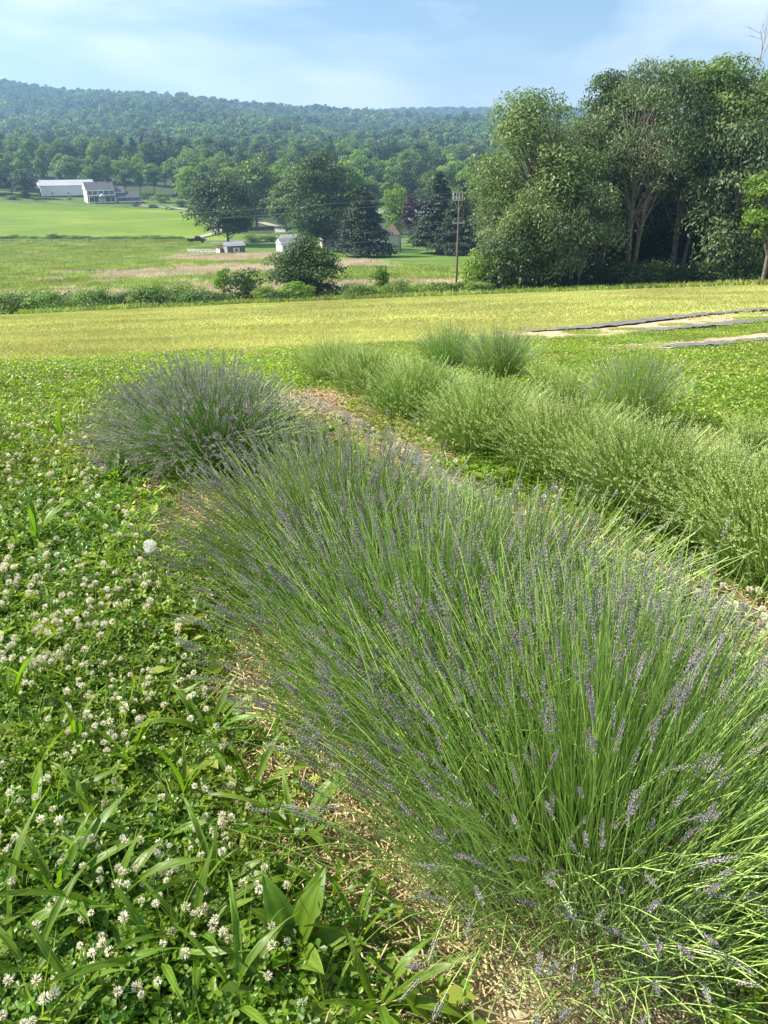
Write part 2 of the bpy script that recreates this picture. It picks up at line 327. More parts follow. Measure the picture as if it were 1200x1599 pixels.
M['beige'] = mat('cream_siding', (0.5, 0.49, 0.42), 0.8, noise=0.12, nscale=0.8)
M['oldboard'] = mat('weathered_boards', (0.2, 0.16, 0.12), 0.9, noise=0.4, nscale=1)
M['polewood'] = mat('pole_wood', (0.24, 0.19, 0.15), 0.9, 0.1, noise=0.3, nscale=2)
M['palewood'] = mat('bleached_crossarm', (0.5, 0.47, 0.42), 0.8, 0.1, noise=0.2, nscale=3)
M['porcelain'] = mat('pale_porcelain', (0.6, 0.62, 0.63), 0.25, 0.5)
M['wire'] = mat('aluminium_wire', (0.16, 0.165, 0.17), 0.5, 0.4, 0.3)
M['truckpaint'] = mat('dark_car_paint', (0.025, 0.028, 0.032), 0.25, 0.6)
M['greypaint'] = mat('grey_car_paint', (0.18, 0.19, 0.21), 0.3, 0.6)
M['whitepaint'] = mat('white_car_paint', (0.7, 0.7, 0.7), 0.3, 0.6)
M['tyre'] = mat('tyre_rubber', (0.02, 0.02, 0.02), 0.8)
M['rust'] = mat('rusty_steel', (0.2, 0.09, 0.05), 0.85, noise=0.3)

# ------------------------------------------------------------------ ground sheets (one grid split by zone, shared borders)
def build_ground():
    ys = [-60, -30, -15, -8, -4, -2] + list(np.arange(-1, 12, 0.25)) + list(np.arange(12, 30, 0.75)) + list(np.arange(30, 90, 1.2)) + list(np.arange(90, 300, 3.5)) + list(np.arange(300, 950, 14)) + list(np.arange(950, 2050, 32)) + list(np.arange(2100, 3600, 80))
    ys = np.array(ys, float)
    us = np.linspace(-1, 1, 241); us = np.sign(us) * np.abs(us) ** 1.0
    half = 14 + 0.78 * np.maximum(ys, 0) + np.where(ys < 0, 46 * np.minimum(1, -ys / 10), 0)
    X = us[None, :] * half[:, None]; Y = np.repeat(ys[:, None], len(us), 1)
    Z = T(X, Y); V = np.stack([X, Y, Z], -1).reshape(-1, 3); nu = len(us)
    i, j = np.meshgrid(np.arange(len(ys) - 1), np.arange(nu - 1), indexing='ij'); b = (i * nu + j).ravel()
    F = np.stack([b, b + 1, b + nu + 1, b + nu], 1)
    c = V[F].mean(1); x, y = c[:, 0], c[:, 1]; u = x / np.maximum(y, 1)
    wob = 0.6 * np.sin(x * 1.7) + 0.4 * np.sin(x * 4.1 + 2)
    lawnedge = np.interp(u, [-0.5, -0.25, -0.1, 0.0, 0.1, 0.2, 0.275, 0.38, 0.5, 0.6], [8.2, 8.8, 9.6, 11.5, 13.0, 14.8, 17.2, 20.5, 23.5, 25.5]) + wob * 0.5
    e = edge_of_field(u)
    z = np.full(len(F), 'forest_floor', dtype=object)
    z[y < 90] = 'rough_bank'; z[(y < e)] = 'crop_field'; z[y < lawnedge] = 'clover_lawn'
    meadow = (y >= 88) & (y < 262); z[meadow & (u < 0.3)] = 'meadow'
    lawnstart = np.interp(u, [-0.25, -0.2, -0.1, 0.0, 0.12, 0.3], [262, 218, 200, 165, 150, 150])
    z[meadow & (y > lawnstart) & (u > -0.25) & (u < 0.3)] = 'mown_lawn'
    z[(y >= 262) & (y < 300) & (u > -0.25) & (u < 0.3)] = 'mown_lawn'
    pr = np.interp(y, [262, 330, 400, 440], [-0.19, -0.2, -0.22, -0.24])
    z[(y >= 262) & (y < 440) & (u < pr)] = 'pasture'
    z[(y >= 405) & (y < 452) & (u < pr)] = 'rough_bank'
    z[y > 880] = 'hills'
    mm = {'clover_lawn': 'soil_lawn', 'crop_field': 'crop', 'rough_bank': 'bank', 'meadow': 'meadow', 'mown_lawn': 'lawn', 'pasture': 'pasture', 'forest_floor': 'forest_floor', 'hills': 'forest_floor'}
    for k, m in mm.items():
        f = F[z == k]
        if len(f) == 0: continue
        ids, inv = np.unique(f, return_inverse=True)
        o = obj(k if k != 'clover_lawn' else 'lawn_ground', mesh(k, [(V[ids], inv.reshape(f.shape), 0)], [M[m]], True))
        tagit(o, kind='structure')
build_ground()

def strip(name, pts, width, m, lift=0.01, kind='structure', n=60, crinkle=0.0, label=None, cat=None, cross=6):
    """ribbon laid on the terrain through (x, y) points"""
    pts = np.array(pts, float); s = np.r_[0, np.cumsum(np.linalg.norm(np.diff(pts, axis=0), axis=1))]
    t = np.linspace(0, s[-1], n); x = np.interp(t, s, pts[:, 0]); y = np.interp(t, s, pts[:, 1])
    d = np.stack([np.gradient(x), np.gradient(y)], 1); d = d / np.linalg.norm(d, axis=1, keepdims=True); nrml = np.stack([-d[:, 1], d[:, 0]], 1)
    w = width * (1 + crinkle * 0.25 * rng.normal(size=n)[:, None] * 0.5) if crinkle else np.full((n, 1), width)
    k = np.linspace(-0.5, 0.5, cross)[None]
    X = x[:, None] + nrml[:, 0:1] * k * w; Y = y[:, None] + nrml[:, 1:2] * k * w
    Z = T(X, Y) + lift + (rng.random(X.shape) * 0.03 * crinkle if crinkle else 0)
    V = np.stack([X, Y, Z], -1).reshape(-1, 3)
    i, j = np.meshgrid(np.arange(n - 1), np.arange(cross - 1), indexing='ij'); b = (i * cross + j).ravel()
    F = np.stack([b, b + cross, b + cross + 1, b + 1], 1)
    o = obj(name, mesh(name, [(V, F, 0)], [m], True))
    return tagit(o, label, cat, None, kind)
def line_px(*pp): return [gp(*p) for p in pp]
strip('road', [(-230, 262), (-150, 263), (-80, 268), (-66, 270), (-40, 268), (-20, 264), (20, 262), (80, 262)], 5.5, M['asphalt'], 0.12, n=120)
strip('driveway', [(-66, 272), (-62, 300), (-70, 350), (-88, 392), (-104, 404), (-122, 408)], 3.6, M['gravel'], 0.3, n=80)
strip('gravel_lane', [(-34, 268), (-38, 300), (-42, 325), (-52, 345)], 4.0, M['gravel'], 0.3, n=60)
strip('soil_strip', line_px((845, 530), (930, 518), (1060, 505), (1200, 495), (1330, 488)), 2.8, M['soil'], 0.02, n=60, crinkle=0.3)
strip('soil_strip', line_px((950, 552), (1050, 543), (1200, 530), (1340, 520)), 1.7, M['soil'], 0.02, n=50, crinkle=0.3)
strip('soil_strip', line_px((560, 655), (700, 740), (850, 810), (980, 880), (1200, 985), (1380, 1080)), 0.62, M['soil'], 0.006, n=60, crinkle=0.2)
strip('soil_strip', line_px((590, 592), (700, 612), (830, 640), (950, 670), (1100, 700), (1260, 755)), 0.6, M['soil'], 0.006, n=50, crinkle=0.2)
strip('soil_strip', [(-1.3, 4.5), (-0.95, 3.7), (-0.5, 2.7), (-0.1, 1.7), (0.25, 1.0), (0.7, 0.1)], 1.0, M['soil'], 0.006, n=60, crinkle=0.2)

# ------------------------------------------------------------------ scattering (geometry nodes instances)
def source_collection(name, meshes):
    c = bpy.data.collections.new(name)
    for i, me in enumerate(meshes):
        o = bpy.data.objects.new(f'{name}_{i:02d}', me); c.objects.link(o)
    return c
def scatter(name, pts, rot, scl, idx, coll):
    n = len(pts); me = bpy.data.meshes.new(name); me.vertices.add(n); me.vertices.foreach_set('co', np.asarray(pts, float).ravel())
    a = me.attributes.new('rot', 'FLOAT_VECTOR', 'POINT'); a.data.foreach_set('vector', np.asarray(rot, np.float32).ravel())
    a = me.attributes.new('scl', 'FLOAT_VECTOR', 'POINT'); a.data.foreach_set('vector', np.asarray(scl, np.float32).ravel())
    a = me.attributes.new('idx', 'INT', 'POINT'); a.data.foreach_set('value', np.asarray(idx, np.int32))
    o = obj(name, me)
    g = bpy.data.node_groups.new(name, 'GeometryNodeTree')
    g.interface.new_socket('Geometry', in_out='INPUT', socket_type='NodeSocketGeometry'); g.interface.new_socket('Geometry', in_out='OUTPUT', socket_type='NodeSocketGeometry')
    gi = nn(g, 'NodeGroupInput'); go = nn(g, 'NodeGroupOutput'); ip = nn(g, 'GeometryNodeInstanceOnPoints'); ci = nn(g, 'GeometryNodeCollectionInfo')
    ci.inputs['Collection'].default_value = coll; ci.inputs['Separate Children'].default_value = True; ci.inputs['Reset Children'].default_value = True
    def na(nm, dt):
        k = nn(g, 'GeometryNodeInputNamedAttribute'); k.data_type = dt; k.inputs['Name'].default_value = nm; return k.outputs['Attribute']
    e = nn(g, 'FunctionNodeEulerToRotation'); ln = g.links.new
    ln(na('rot', 'FLOAT_VECTOR'), e.inputs[0]); ln(e.outputs[0], ip.inputs['Rotation']); ln(na('scl', 'FLOAT_VECTOR'), ip.inputs['Scale']); ln(na('idx', 'INT'), ip.inputs['Instance Index'])
    ip.inputs['Pick Instance'].default_value = True
    ln(gi.outputs[0], ip.inputs['Points']); ln(ci.outputs[0], ip.inputs['Instance']); ln(ip.outputs[0], go.inputs[0])
    md = o.modifiers.new('scatter', 'NODES'); md.node_group = g
    return o
def tilt(x, y, ang):
    """euler angles laying a patch on the slope with a turn about its normal"""
    e = 0.5; zx = (T(x + e, y) - T(x - e, y)) / (2 * e); zy = (T(x, y + e) - T(x, y - e)) / (2 * e)
    out = np.zeros((len(x), 3))
    for i in range(len(x)):
        q = Vector((0, 0, 1)).rotation_difference(Vector((-zx[i], -zy[i], 1)))
        out[i] = (q @ Quaternion((0, 0, 1), ang[i])).to_euler()[:]
    return out
def scatter_patches(name, x, y, coll, n_var, smin=0.85, smax=1.15, lift=0.0, kind='stuff'):
    n = len(x); s = rng.uniform(smin, smax, n)
    o = scatter(name, np.stack([x, y, T(x, y) + lift], 1), tilt(x, y, rng.uniform(0, 6.28, n)), np.stack([s] * 3, 1), rng.integers(0, n_var, n), coll)
    return tagit(o, kind=kind)
def jgrid(x0, x1, y0, y1, step, jit=0.45):
    gx, gy = np.meshgrid(np.arange(x0, x1, step), np.arange(y0, y1, step)); gx = gx.ravel() + rng.uniform(-jit, jit, gx.size) * step; gy = gy.ravel() + rng.uniform(-jit, jit, gy.size) * step
    return gx, gy

# ------------------------------------------------------------------ clover and weed patches
def clover_leaves(n, size, rad, hmax=0.09, m=0):
    """trifoliate leaves in a disc"""
    a = rng.uniform(0, 6.28, n); r = rad * np.sqrt(rng.random(n)); x, y = r * np.cos(a), r * np.sin(a)
    hm = 0.55 + 0.45 * np.sin(x * 17 + 1.3) * np.sin(y * 15 + .4)
    z = (0.012 + hmax * hm * rng.uniform(0.35, 1, n) ** 0.7)
    C = np.stack([x, y, z], 1); N = nrm(np.stack([rng.normal(0, .45, n), rng.normal(0, .45, n), np.ones(n)], 1))
    t0 = nrm(np.cross(N, rand_dirs(n))); b0 = np.cross(N, t0); s = size * rng.uniform(0.7, 1.3, n); var = rng.random(n)
    Vs, Fs, vs = [], [], []; off = 0
    for k in range(3):
        th = k * 2.094; d = t0 * math.cos(th) + b0 * math.sin(th); w = np.cross(N, d)
        L_ = s[:, None]
        V = np.stack([C, C + d * L_ * 0.55 + w * L_ * 0.36 + N * L_ * 0.13, C + d * L_ * 0.98 + w * L_ * 0.16 + N * L_ * .05, C + d * L_ * 0.98 - w * L_ * 0.16 + N * L_ * .05, C + d * L_ * 0.55 - w * L_ * 0.36 + N * L_ * 0.13], 1)
        i = (np.arange(n) * 5)[:, None] + off
        Fs += [i + [[0, 1, 2]], i + [[0, 2, 3]], i + [[0, 3, 4]]]; Vs.append(V.reshape(-1, 3)); vs.append(rep(np.clip(var, 0, 1), 5)); off += n * 5
    V = np.concatenate(Vs); return V, np.concatenate(Fs, 0), m, np.concatenate(vs)
def blade_patch(n, rad, l0, l1, w, lean=0.5, m=0, droop=0.35, levels=2, clump=0):
    if clump:
        ca = rng.uniform(0, 6.28, clump); cr_ = rad * np.sqrt(rng.random(clump)); k = rng.integers(0, clump, n)
        x = cr_[k] * np.cos(ca[k]) + rng.normal(0, rad * .04, n); y = cr_[k] * np.sin(ca[k]) + rng.normal(0, rad * .04, n)
    else:
        a = rng.uniform(0, 6.28, n); r = rad * np.sqrt(rng.random(n)); x, y = r * np.cos(a), r * np.sin(a)
    d = nrm(np.stack([rng.normal(0, lean, n), rng.normal(0, lean, n), np.ones(n)], 1)); ln_ = rng.uniform(l0, l1, n)
    V, F = blades(np.stack([x, y, np.zeros(n)], 1), d, ln_, w * rng.uniform(.7, 1.3, n), droop, levels)
    return V, F, m, rep(rng.random(n), len(V) // n)
def broad_patch(n, size, rad, h, m):
    a = rng.uniform(0, 6.28, n); r = rad * np.sqrt(rng.random(n)); C = np.stack([r * np.cos(a), r * np.sin(a), rng.uniform(0.01, h, n)], 1)
    N = nrm(np.stack([rng.normal(0, .6, n), rng.normal(0, .6, n), np.ones(n)], 1))
    V, F = leaves(C, N, size * rng.uniform(.6, 1.4, n), 0.5, None, 0.25)
    return V, F, m, rep(rng.random(n), 4)
near_patches = []
for k in range(4):
    near_patches.append(mesh('clover_patch', [clover_leaves(620, 0.0125, 0.30, 0.075, 0), clover_leaves(260, 0.0095, 0.30, 0.04, 0), broad_patch(60, 0.05, 0.28, 0.06, 1), blade_patch(70, .28, .05, .13, .004, .5, 2, .4, 3)], [M['clover'], M['weed'], M['grass']]))
mid_patches = []
for k in range(4):
    mid_patches.append(mesh('mixed_weed_patch', [clover_leaves(380, 0.013, 0.40, 0.06, 0), broad_patch(420, 0.026, 0.40, 0.07, 1), blade_patch(520, .40, .04, .12, .004, .55, 2, .4, 2), broad_patch(70, 0.018, .4, .09, 3)], [M['clover'], M['weed'], M['grass'], M['straw']]))
c_near = source_collection('clover_patch_source', near_patches); c_mid = source_collection('weed_patch_source', mid_patches)

# row centre lines (for keeping ground cover off the bare strips)
ROW1 = [(0.9, -0.4), (0.44, 1.1), (-0.16, 2.42), (-0.95, 4.0), (-1.1, 4.3)]
ROW2 = line_px((1330, 1010), (1175, 950), (925, 855), (690, 740), (580, 680), (450, 612))
ROW3 = line_px((1300, 770), (1130, 715), (985, 680), (800, 635), (600, 592))
FILM2 = line_px((470, 622), (560, 672), (640, 718), (700, 752), (820, 812), (930, 872), (1050, 928), (1200, 988), (1330, 1050))
FILM3 = line_px((600, 596), (700, 612), (800, 640), (880, 660), (990, 692), (1130, 722), (1260, 766))
FILMS_FAR = [line_px((822, 520), (900, 516), (1000, 505), (1100, 494), (1200, 485), (1330, 477)), line_px((1000, 522), (1060, 516), (1130, 509), (1200, 503), (1330, 495)), line_px((1040, 548), (1110, 543), (1200, 534), (1330, 524))]
def dist_line(x, y, pts):
    d = np.full(x.shape, 1e9)
    for (x0, y0), (x1, y1) in zip(pts[:-1], pts[1:]):
        vx, vy = x1 - x0, y1 - y0; t = np.clip(((x - x0) * vx + (y - y0) * vy) / (vx * vx + vy * vy), 0, 1)
        d = np.minimum(d, np.hypot(x - x0 - t * vx, y - y0 - t * vy))
    return d
def visible(x, y, margin=0.5):
    z = T(x, y); dep = y * cp - z * sp
    px = x / np.maximum(dep, 0.3); py = (-z * cp - y * sp) / np.maximum(dep, 0.3)
    return (dep > 0.25) & (np.abs(px) < 0.56 + margin / np.maximum(dep, .3)) & (py < 0.75 + margin / np.maximum(dep, .3))
x, y = jgrid(-4, 4.5, -0.3, 4.6, 0.17)
d1, d2, d3 = dist_line(x, y, ROW1), dist_line(x, y, ROW2), dist_line(x, y, ROW3)
right = x > np.interp(y, [0, 1.1, 2.42, 4.0, 5], [.9, .44, -.16, -.95, -1.3])
k = visible(x, y, 1.3) & (d1 > np.where(right, .28, .54)) & (d2 > 0.21) & ~((d1 < .78) & (rng.random(len(x)) < .35))
k &= (dist_line(x, y, FILM2) > .30)
xs, ys_ = x[k], y[k]
near_ok = ys_ < 3.6 + 0.5 * np.sin(xs * 3)
gap = (np.sin(xs * 8.3 + np.sin(ys_ * 5.1) * 2) * np.sin(ys_ * 7.7 + 1.3 * np.sin(xs * 6)) > .8) & (rng.random(len(xs)) < .7)
scatter_patches('clover_carpet', xs[near_ok & ~gap], ys_[near_ok & ~gap], c_near, 4, .6, 1.4)
x2, y2 = jgrid(-7.5, 16, 2.8, 27, 0.29)
d1, d2, d3 = dist_line(x2, y2, ROW1), dist_line(x2, y2, ROW2), dist_line(x2, y2, ROW3)
u2 = x2 / y2
lim = np.interp(u2, [-0.5, -0.25, -0.1, 0.0, 0.1, 0.2, 0.275, 0.38, 0.5, 0.6], [8.2, 8.8, 9.6, 11.5, 13.0, 14.8, 17.2, 20.5, 23.5, 25.5])
rows_px = [line_px((845, 528), (930, 516), (1060, 503), (1200, 493), (1330, 486)), line_px((950, 550), (1050, 541), (1200, 528), (1340, 518))]
right = x2 > np.interp(y2, [0, 1.1, 2.42, 4.0, 5], [.9, .44, -.16, -.95, -1.3])
k = visible(x2, y2) & (d1 > np.where(right, .28, .57)) & (d2 > .21) & (d3 > .33) & (y2 < lim + rng.normal(0, .8, len(x2)) + 1.4 * (rng.random(len(x2)) ** 3) * 2) & ~((y2 < 3.3))
k &= (dist_line(x2, y2, FILM2) > .34) & (dist_line(x2, y2, FILM3) > .36)
for ff, wd in zip(FILMS_FAR, (.75, .75, .55)): k &= (dist_line(x2, y2, ff) > wd) | (rng.random(len(x2)) < .05)
for rr, wd in zip(rows_px, (1.3, 0.8)): k &= (dist_line(x2, y2, rr) > wd) | (rng.random(len(x2)) < 0.16)
gap = np.sin(x2 * 5.3 + np.sin(y2 * 2.1) * 2) * np.sin(y2 * 4.7 + 1.3 * np.sin(x2 * 3)) > .72
k &= ~(gap & (rng.random(len(x2)) < .75))
scatter_patches('weedy_grass', x2[k], y2[k], c_mid, 4, .55, 1.35)

# crop field stubble, several densities
cf = [mesh('crop_patch', [blade_patch(420, .62, .06, .15, .009, .6, 0, .4, 2)], [M['cropleaf']]) for _ in range(4)]
cf2 = [mesh('crop_patch_far', [blade_patch(420, 1.6, .09, .17, .026, .6, 0, .4, 2)], [M['cropleaf']]) for _ in range(4)]
c_cf, c_cf2 = source_collection('crop_patch_source', cf), source_collection('crop_far_patch_source', cf2)
x, y = jgrid(-16, 17, 6.8, 26, 0.62); u = x / y
lim = np.interp(u, [-0.5, -0.25, -0.1, 0.0, 0.1, 0.2, 0.275, 0.38, 0.5, 0.6], [8.2, 8.8, 9.6, 11.5, 13.0, 14.8, 17.2, 20.5, 23.5, 25.5]) - .4
k = visible(x, y) & (y > lim - rng.exponential(.9, len(x))) & (dist_line(x, y, FILMS_FAR[0]) > .9)
for rr, wd in zip(rows_px, (1.3, 1.0)): k &= (dist_line(x, y, rr) > wd)
scatter_patches('crop_stubble', x[k], y[k], c_cf, 4, .8, 1.2)
x, y = jgrid(-48, 48, 24, 75, 1.7); u = x / y
k = visible(x, y, 3) & (y < edge_of_field(u))
scatter_patches('crop_stubble', x[k], y[k], c_cf2, 4, .8, 1.2)

# rough bank and meadow grass
mg = []
for q in range(4):
    a = blade_patch(260, 3.2, .5, 1.1, .16, .45, 0, .3, 2, clump=60)
    b = blade_patch(60, 3.2, .5, .95, .2, .5, 0, .3, 2)
    mg.append(mesh('meadow_patch', [a, b], [M['meadowleaf']]))
mp_ = []
for q in range(3):
    a = blade_patch(200, 3.2, .8, 1.1, .12, .25, 0, .2, 2, clump=90); b = blade_patch(130, 3.2, .5, .8, .14, .4, 1, .3, 2)
    mp_.append(mesh('seed_head_patch', [a, b], [M['seedhead'], M['meadowleaf']]))
c_mg, c_mp = source_collection('meadow_patch_source', mg), source_collection('seed_patch_source', mp_)
def pink(x, y):
    """where the pale pink seed heads stand, as bands across the meadow"""
    u = x / y; v = np.sin(x * .05 + 1) * 5
    band = (np.exp(-((y - (104 + v)) / 9) ** 2) * (u < .18)) + np.exp(-((y - (150 + v + 60 * (u + .25))) / 12) ** 2) * (u > -.36) * (u < 0.02) + 0.9 * np.exp(-((y - 195) / 14) ** 2) * (u > -.27) * (u < -.08)
    return band + rng.normal(0, .22, x.shape)
x, y = jgrid(-135, 80, 84, 262, 3.3); u = x / y
ls = np.interp(u, [-0.25, -0.2, -0.1, 0.0, 0.12, 0.3], [262, 218, 200, 165, 150, 150])
k = (np.abs(u) < .62) & ~((y > ls) & (u > -.25)) & (u < .35)
pk = pink(x, y) > .45
scatter_patches('meadow_grass', x[k & ~pk], y[k & ~pk], c_mg, 4, .7, 1.1)
scatter_patches('pink_seed_grass', x[k & pk], y[k & pk], c_mp, 3, .7, 1.1)
x, y = jgrid(-50, 50, 70, 92, 2.0); u = x / y; k = (np.abs(u) < .62) & (y > edge_of_field(u) + 1.8)
scatter_patches('bank_grass', x[k], y[k], c_mg, 4, .6, 1.0)
# rough strip beyond the road
x, y = jgrid(-180, -62, 268, 274, 1.7); scatter_patches('verge_grass', x, y, c_mg, 4, .8, 1.2)
x, y = jgrid(-200, -62, 256, 261, 1.7); scatter_patches('verge_grass', x, y, c_mg, 4, .5, .8)

# straw along the rows
sp_ = []
for q in range(3):
    n = 150; a = rng.uniform(0, 6.28, n); r = .22 * np.sqrt(rng.random(n)); C = np.stack([r * np.cos(a), r * np.sin(a), rng.uniform(.004, .03, n)], 1)
    d = nrm(np.stack([rng.normal(size=n), rng.normal(size=n), rng.normal(0, .25, n)], 1)); ln_ = rng.uniform(.02, .09, n)[:, None]
    V, F = tubes(np.stack([C - d * ln_ / 2, C + d * ln_ / 2], 1), np.array([.0016, .0013]), 3)
    sp_.append(mesh('straw_patch', [(V, F, 0, rep(rng.random(n), 6))], [M['straw']]))
c_st = source_collection('straw_patch_source', sp_)
x, y = jgrid(-2.5, 4, .2, 7.5, .15); d1, d2, d3 = dist_line(x, y, ROW1), dist_line(x, y, ROW2), dist_line(x, y, ROW3)
k = visible(x, y) & (((d1 < .74) & (rng.random(len(x)) < .85)) | ((dist_line(x, y, FILM2) < .3) & (rng.random(len(x)) < np.where(dist_line(x, y, FILM2) < .08, .35, .8))) | ((d3 < .4) & (rng.random(len(x)) < .35)))
scatter_patches('straw_mulch', x[k], y[k], c_st, 3, .8, 1.3, .012)

# black mulch film beside the rows
def film(pts, w, label, m='plastic', n=70, lift=.018):
    return strip('mulch_film', pts, w, M[m], lift, None, n, 0.8, label, 'plastic film', 8)
film(FILM2, .15, 'black plastic film under the near edge of the middle pale green lavender row', 'plasticd', 90, .02)
film(FILM3, .17, 'black plastic film under the rightmost sparse lavender row', 'plasticd', 70, .02)
film(FILMS_FAR[0], .75, 'long straight black plastic strip nearest the yellow crop field', 'plasticd', 90, .06)
film(FILMS_FAR[1], .7, 'second black plastic strip running between two bands of tan soil', 'plasticd', 70, .06)
film(FILMS_FAR[2], .38, 'torn half buried plastic strip nearest the lavender on the right', 'plasticd', 60, .05)
strip('mulch_film', [(0.35, 0.35), (0.75, 0.62), (1.3, 0.95)], .5, M['plastic'], 0.02, None, 30, .8, 'black plastic film in the bottom right corner under the nearest lavender', 'plastic film', 8)

# ------------------------------------------------------------------ lavender
def front_drop(ph, q, thin):
    return (np.sin(ph) < -.25) & (q > .42) & (rng.random(np.shape(q)) < thin)
def lav_paths(n, rad, hgt, seg, theta_max=78, droop=.12, base=.13, lean=(0, 0), thin=0.0):
    ph = rng.uniform(0, 2 * np.pi, n); q = np.sqrt(rng.random(n))
    if thin:
        bad = front_drop(ph, q, thin); ph = np.where(bad, rng.uniform(-.2, 3.4, n), ph)
    th = np.radians(theta_max) * q
    d = np.stack([np.sin(th) * np.cos(ph) * rad / hgt + lean[0], np.sin(th) * np.sin(ph) * rad / hgt + lean[1], np.cos(th) * .95 + .1], 1)
    d = d + rng.normal(0, .075, (n, 3)); ln_ = hgt * rng.uniform(.78, 1.08, n)
    bq = base * np.clip(q + rng.normal(0, .25, n), 0, 1.2); ba = ph + rng.normal(0, .5, n)
    b = np.stack([np.cos(ba) * bq, np.sin(ba) * bq, np.full(n, .03)], 1) + rng.normal(0, .012, (n, 3))
    b[:, 2] = np.abs(b[:, 2])
    t = np.linspace(0, 1, seg)[None, :, None]
    side = rand_dirs(n) * [1, 1, .3]
    P = b[:, None] + d[:, None] * ln_[:, None, None] * t + side[:, None] * (rng.uniform(0, .09, n) * 1)[:, None, None] * t ** 2 * 1.0
    P[:, :, 2] -= (droop * np.sin(th) * ln_)[:, None] * (t[:, :, 0] ** 2)
    P[:, :, 2] += (0.10 * np.sin(th) * ln_)[:, None] * np.sin(np.pi * t[:, :, 0])
    P[:, :, 2] = np.maximum(P[:, :, 2], .015)
    return P
def spikes(tip, ax, length, K=8, per=5, fl=.0065, w=.0032, m=0, full=True):
    """flower spikes: whorls of small pointed buds round the stalk end"""
    n = len(tip); a = nrm(np.cross(ax, rand_dirs(n))); b = np.cross(ax, a); Vs, Fs, vs = [], [], []; off = 0
    base_var = rng.random(n) * .5
    for k in range(K):
        t = k / max(K - 1, 1); pos = 0.0 if k else -0.32          # the lowest whorl stands apart
        c = tip - ax * (length * (1 - (t if k else -0.28)))[:, None]
        sc = (0.7 + .6 * math.sin(math.pi * min(1, .25 + t * .75)))
        for j in range(per):
            th = 2 * np.pi * (j / per) + k * .7 + rng.normal(0, .25, n)
            o_ = a * np.cos(th)[:, None] + b * np.sin(th)[:, None]; s = np.cross(ax, o_); f = fl * sc * rng.uniform(.7, 1.25, n)[:, None]; ww = w * sc
            p0 = c + o_ * .0008; tipv = c + o_ * f * .75 + ax * f * .95; mid = c + o_ * f * .55 + ax * f * .3
            V = np.stack([p0, mid + s * ww * .7, mid - s * ww * .7, tipv] + ([mid + o_ * ww * .8 - ax * ww * .3] if full else []), 1); nv = V.shape[1]
            i = (np.arange(n) * nv)[:, None] + off
            if full: Fs += [i + [[0, 4, 1]], i + [[0, 2, 4]], i + [[1, 4, 3]], i + [[2, 3, 4]]]
            else: Fs += [i + [[0, 2, 1]], i + [[1, 2, 3]]]
            Vs.append(V.reshape(-1, 3)); vs.append(rep(np.clip(base_var + rng.random(n) * .5, 0, 1), nv)); off += n * nv
    return np.concatenate(Vs), np.concatenate(Fs, 0), m, np.concatenate(vs)
def foliage_tuft(n, rad, h, leaf, m=0, asp=.085):
    ph = rng.uniform(0, 6.28, n); q = rng.random(n) ** .5; th = np.radians(88) * q; rr = rng.uniform(.45, 1, n)
    C = np.stack([np.sin(th) * np.cos(ph) * rad * rr, np.sin(th) * np.sin(ph) * rad * rr, np.cos(th) * h * rr + .015], 1)
    ax = nrm(np.stack([np.sin(th) * np.cos(ph), np.sin(th) * np.sin(ph), np.cos(th) + .35], 1) + rng.normal(0, .42, (n, 3)))
    V, F = leaves(C, rand_dirs(n), leaf * rng.uniform(.6, 1.3, n), asp, ax)
    return V, F, m, rep(rng.random(n), 4)
# individual stalk variants, each a stem mesh and a spike mesh in the stalk's own frame (grows along +Z, leans to +X)
def foliage_clumps(n, rad, hgt, leaf):
    out = []; m = max(3, n // 500)
    for i in range(m):
        a = rng.uniform(0, 6.28); q = math.sqrt(rng.random()) * rad * .55; V, F, mm, v = foliage_tuft(n // m, rad * rng.uniform(.18, .34), hgt * rng.uniform(.22, .5), leaf)
        out.append((V + [math.cos(a) * q, math.sin(a) * q, 0], F, mm, np.clip(v * .6 + rng.uniform(0, .4), 0, 1)))
    return out
def core_tube(P, L_):
    a = nrm(P[:, -1] - P[:, -2]); V, F = tubes(np.stack([P[:, -1] - a * L_, P[:, -1] + a * .002], 1), np.array([.0014, .0008]), 4); return V, F, 0, None
def stalk_variants(nv, hgt, K, per, spikelen, mstem, mspike, r):
    out = []
    for k in range(nv):
        L_ = hgt; t = np.linspace(0, 1, 6)[None, :, None]; bow = rng.uniform(.02, .07); wob = rng.normal(0, .012)
        P = np.zeros((1, 6, 3)); P[..., 2] = L_ * t[..., 0]; P[..., 0] = bow * np.sin(np.pi * t[..., 0] * .8) * 1; P[..., 1] = wob * t[..., 0] ** 2
        V, F = tubes(P, np.linspace(r, r * .7, 6), 4)
        st = mesh('lavender_stem', [(V, F, 0, np.full(len(V), rng.random()))], [M[mstem]])
        ax = nrm(P[:, -1] - P[:, -2])
        sk = mesh('lavender_spike', [spikes(P[:, -1], ax, np.array([spikelen * rng.uniform(.75, 1.25)]), K, per, .0047, .0021), core_tube(P, spikelen * 1.45)], [M[mspike]])
        out.append((st, sk))
    return out
VARI = stalk_variants(18, .56, 9, 5, .062, 'lavstem', 'lavspike', .0012)
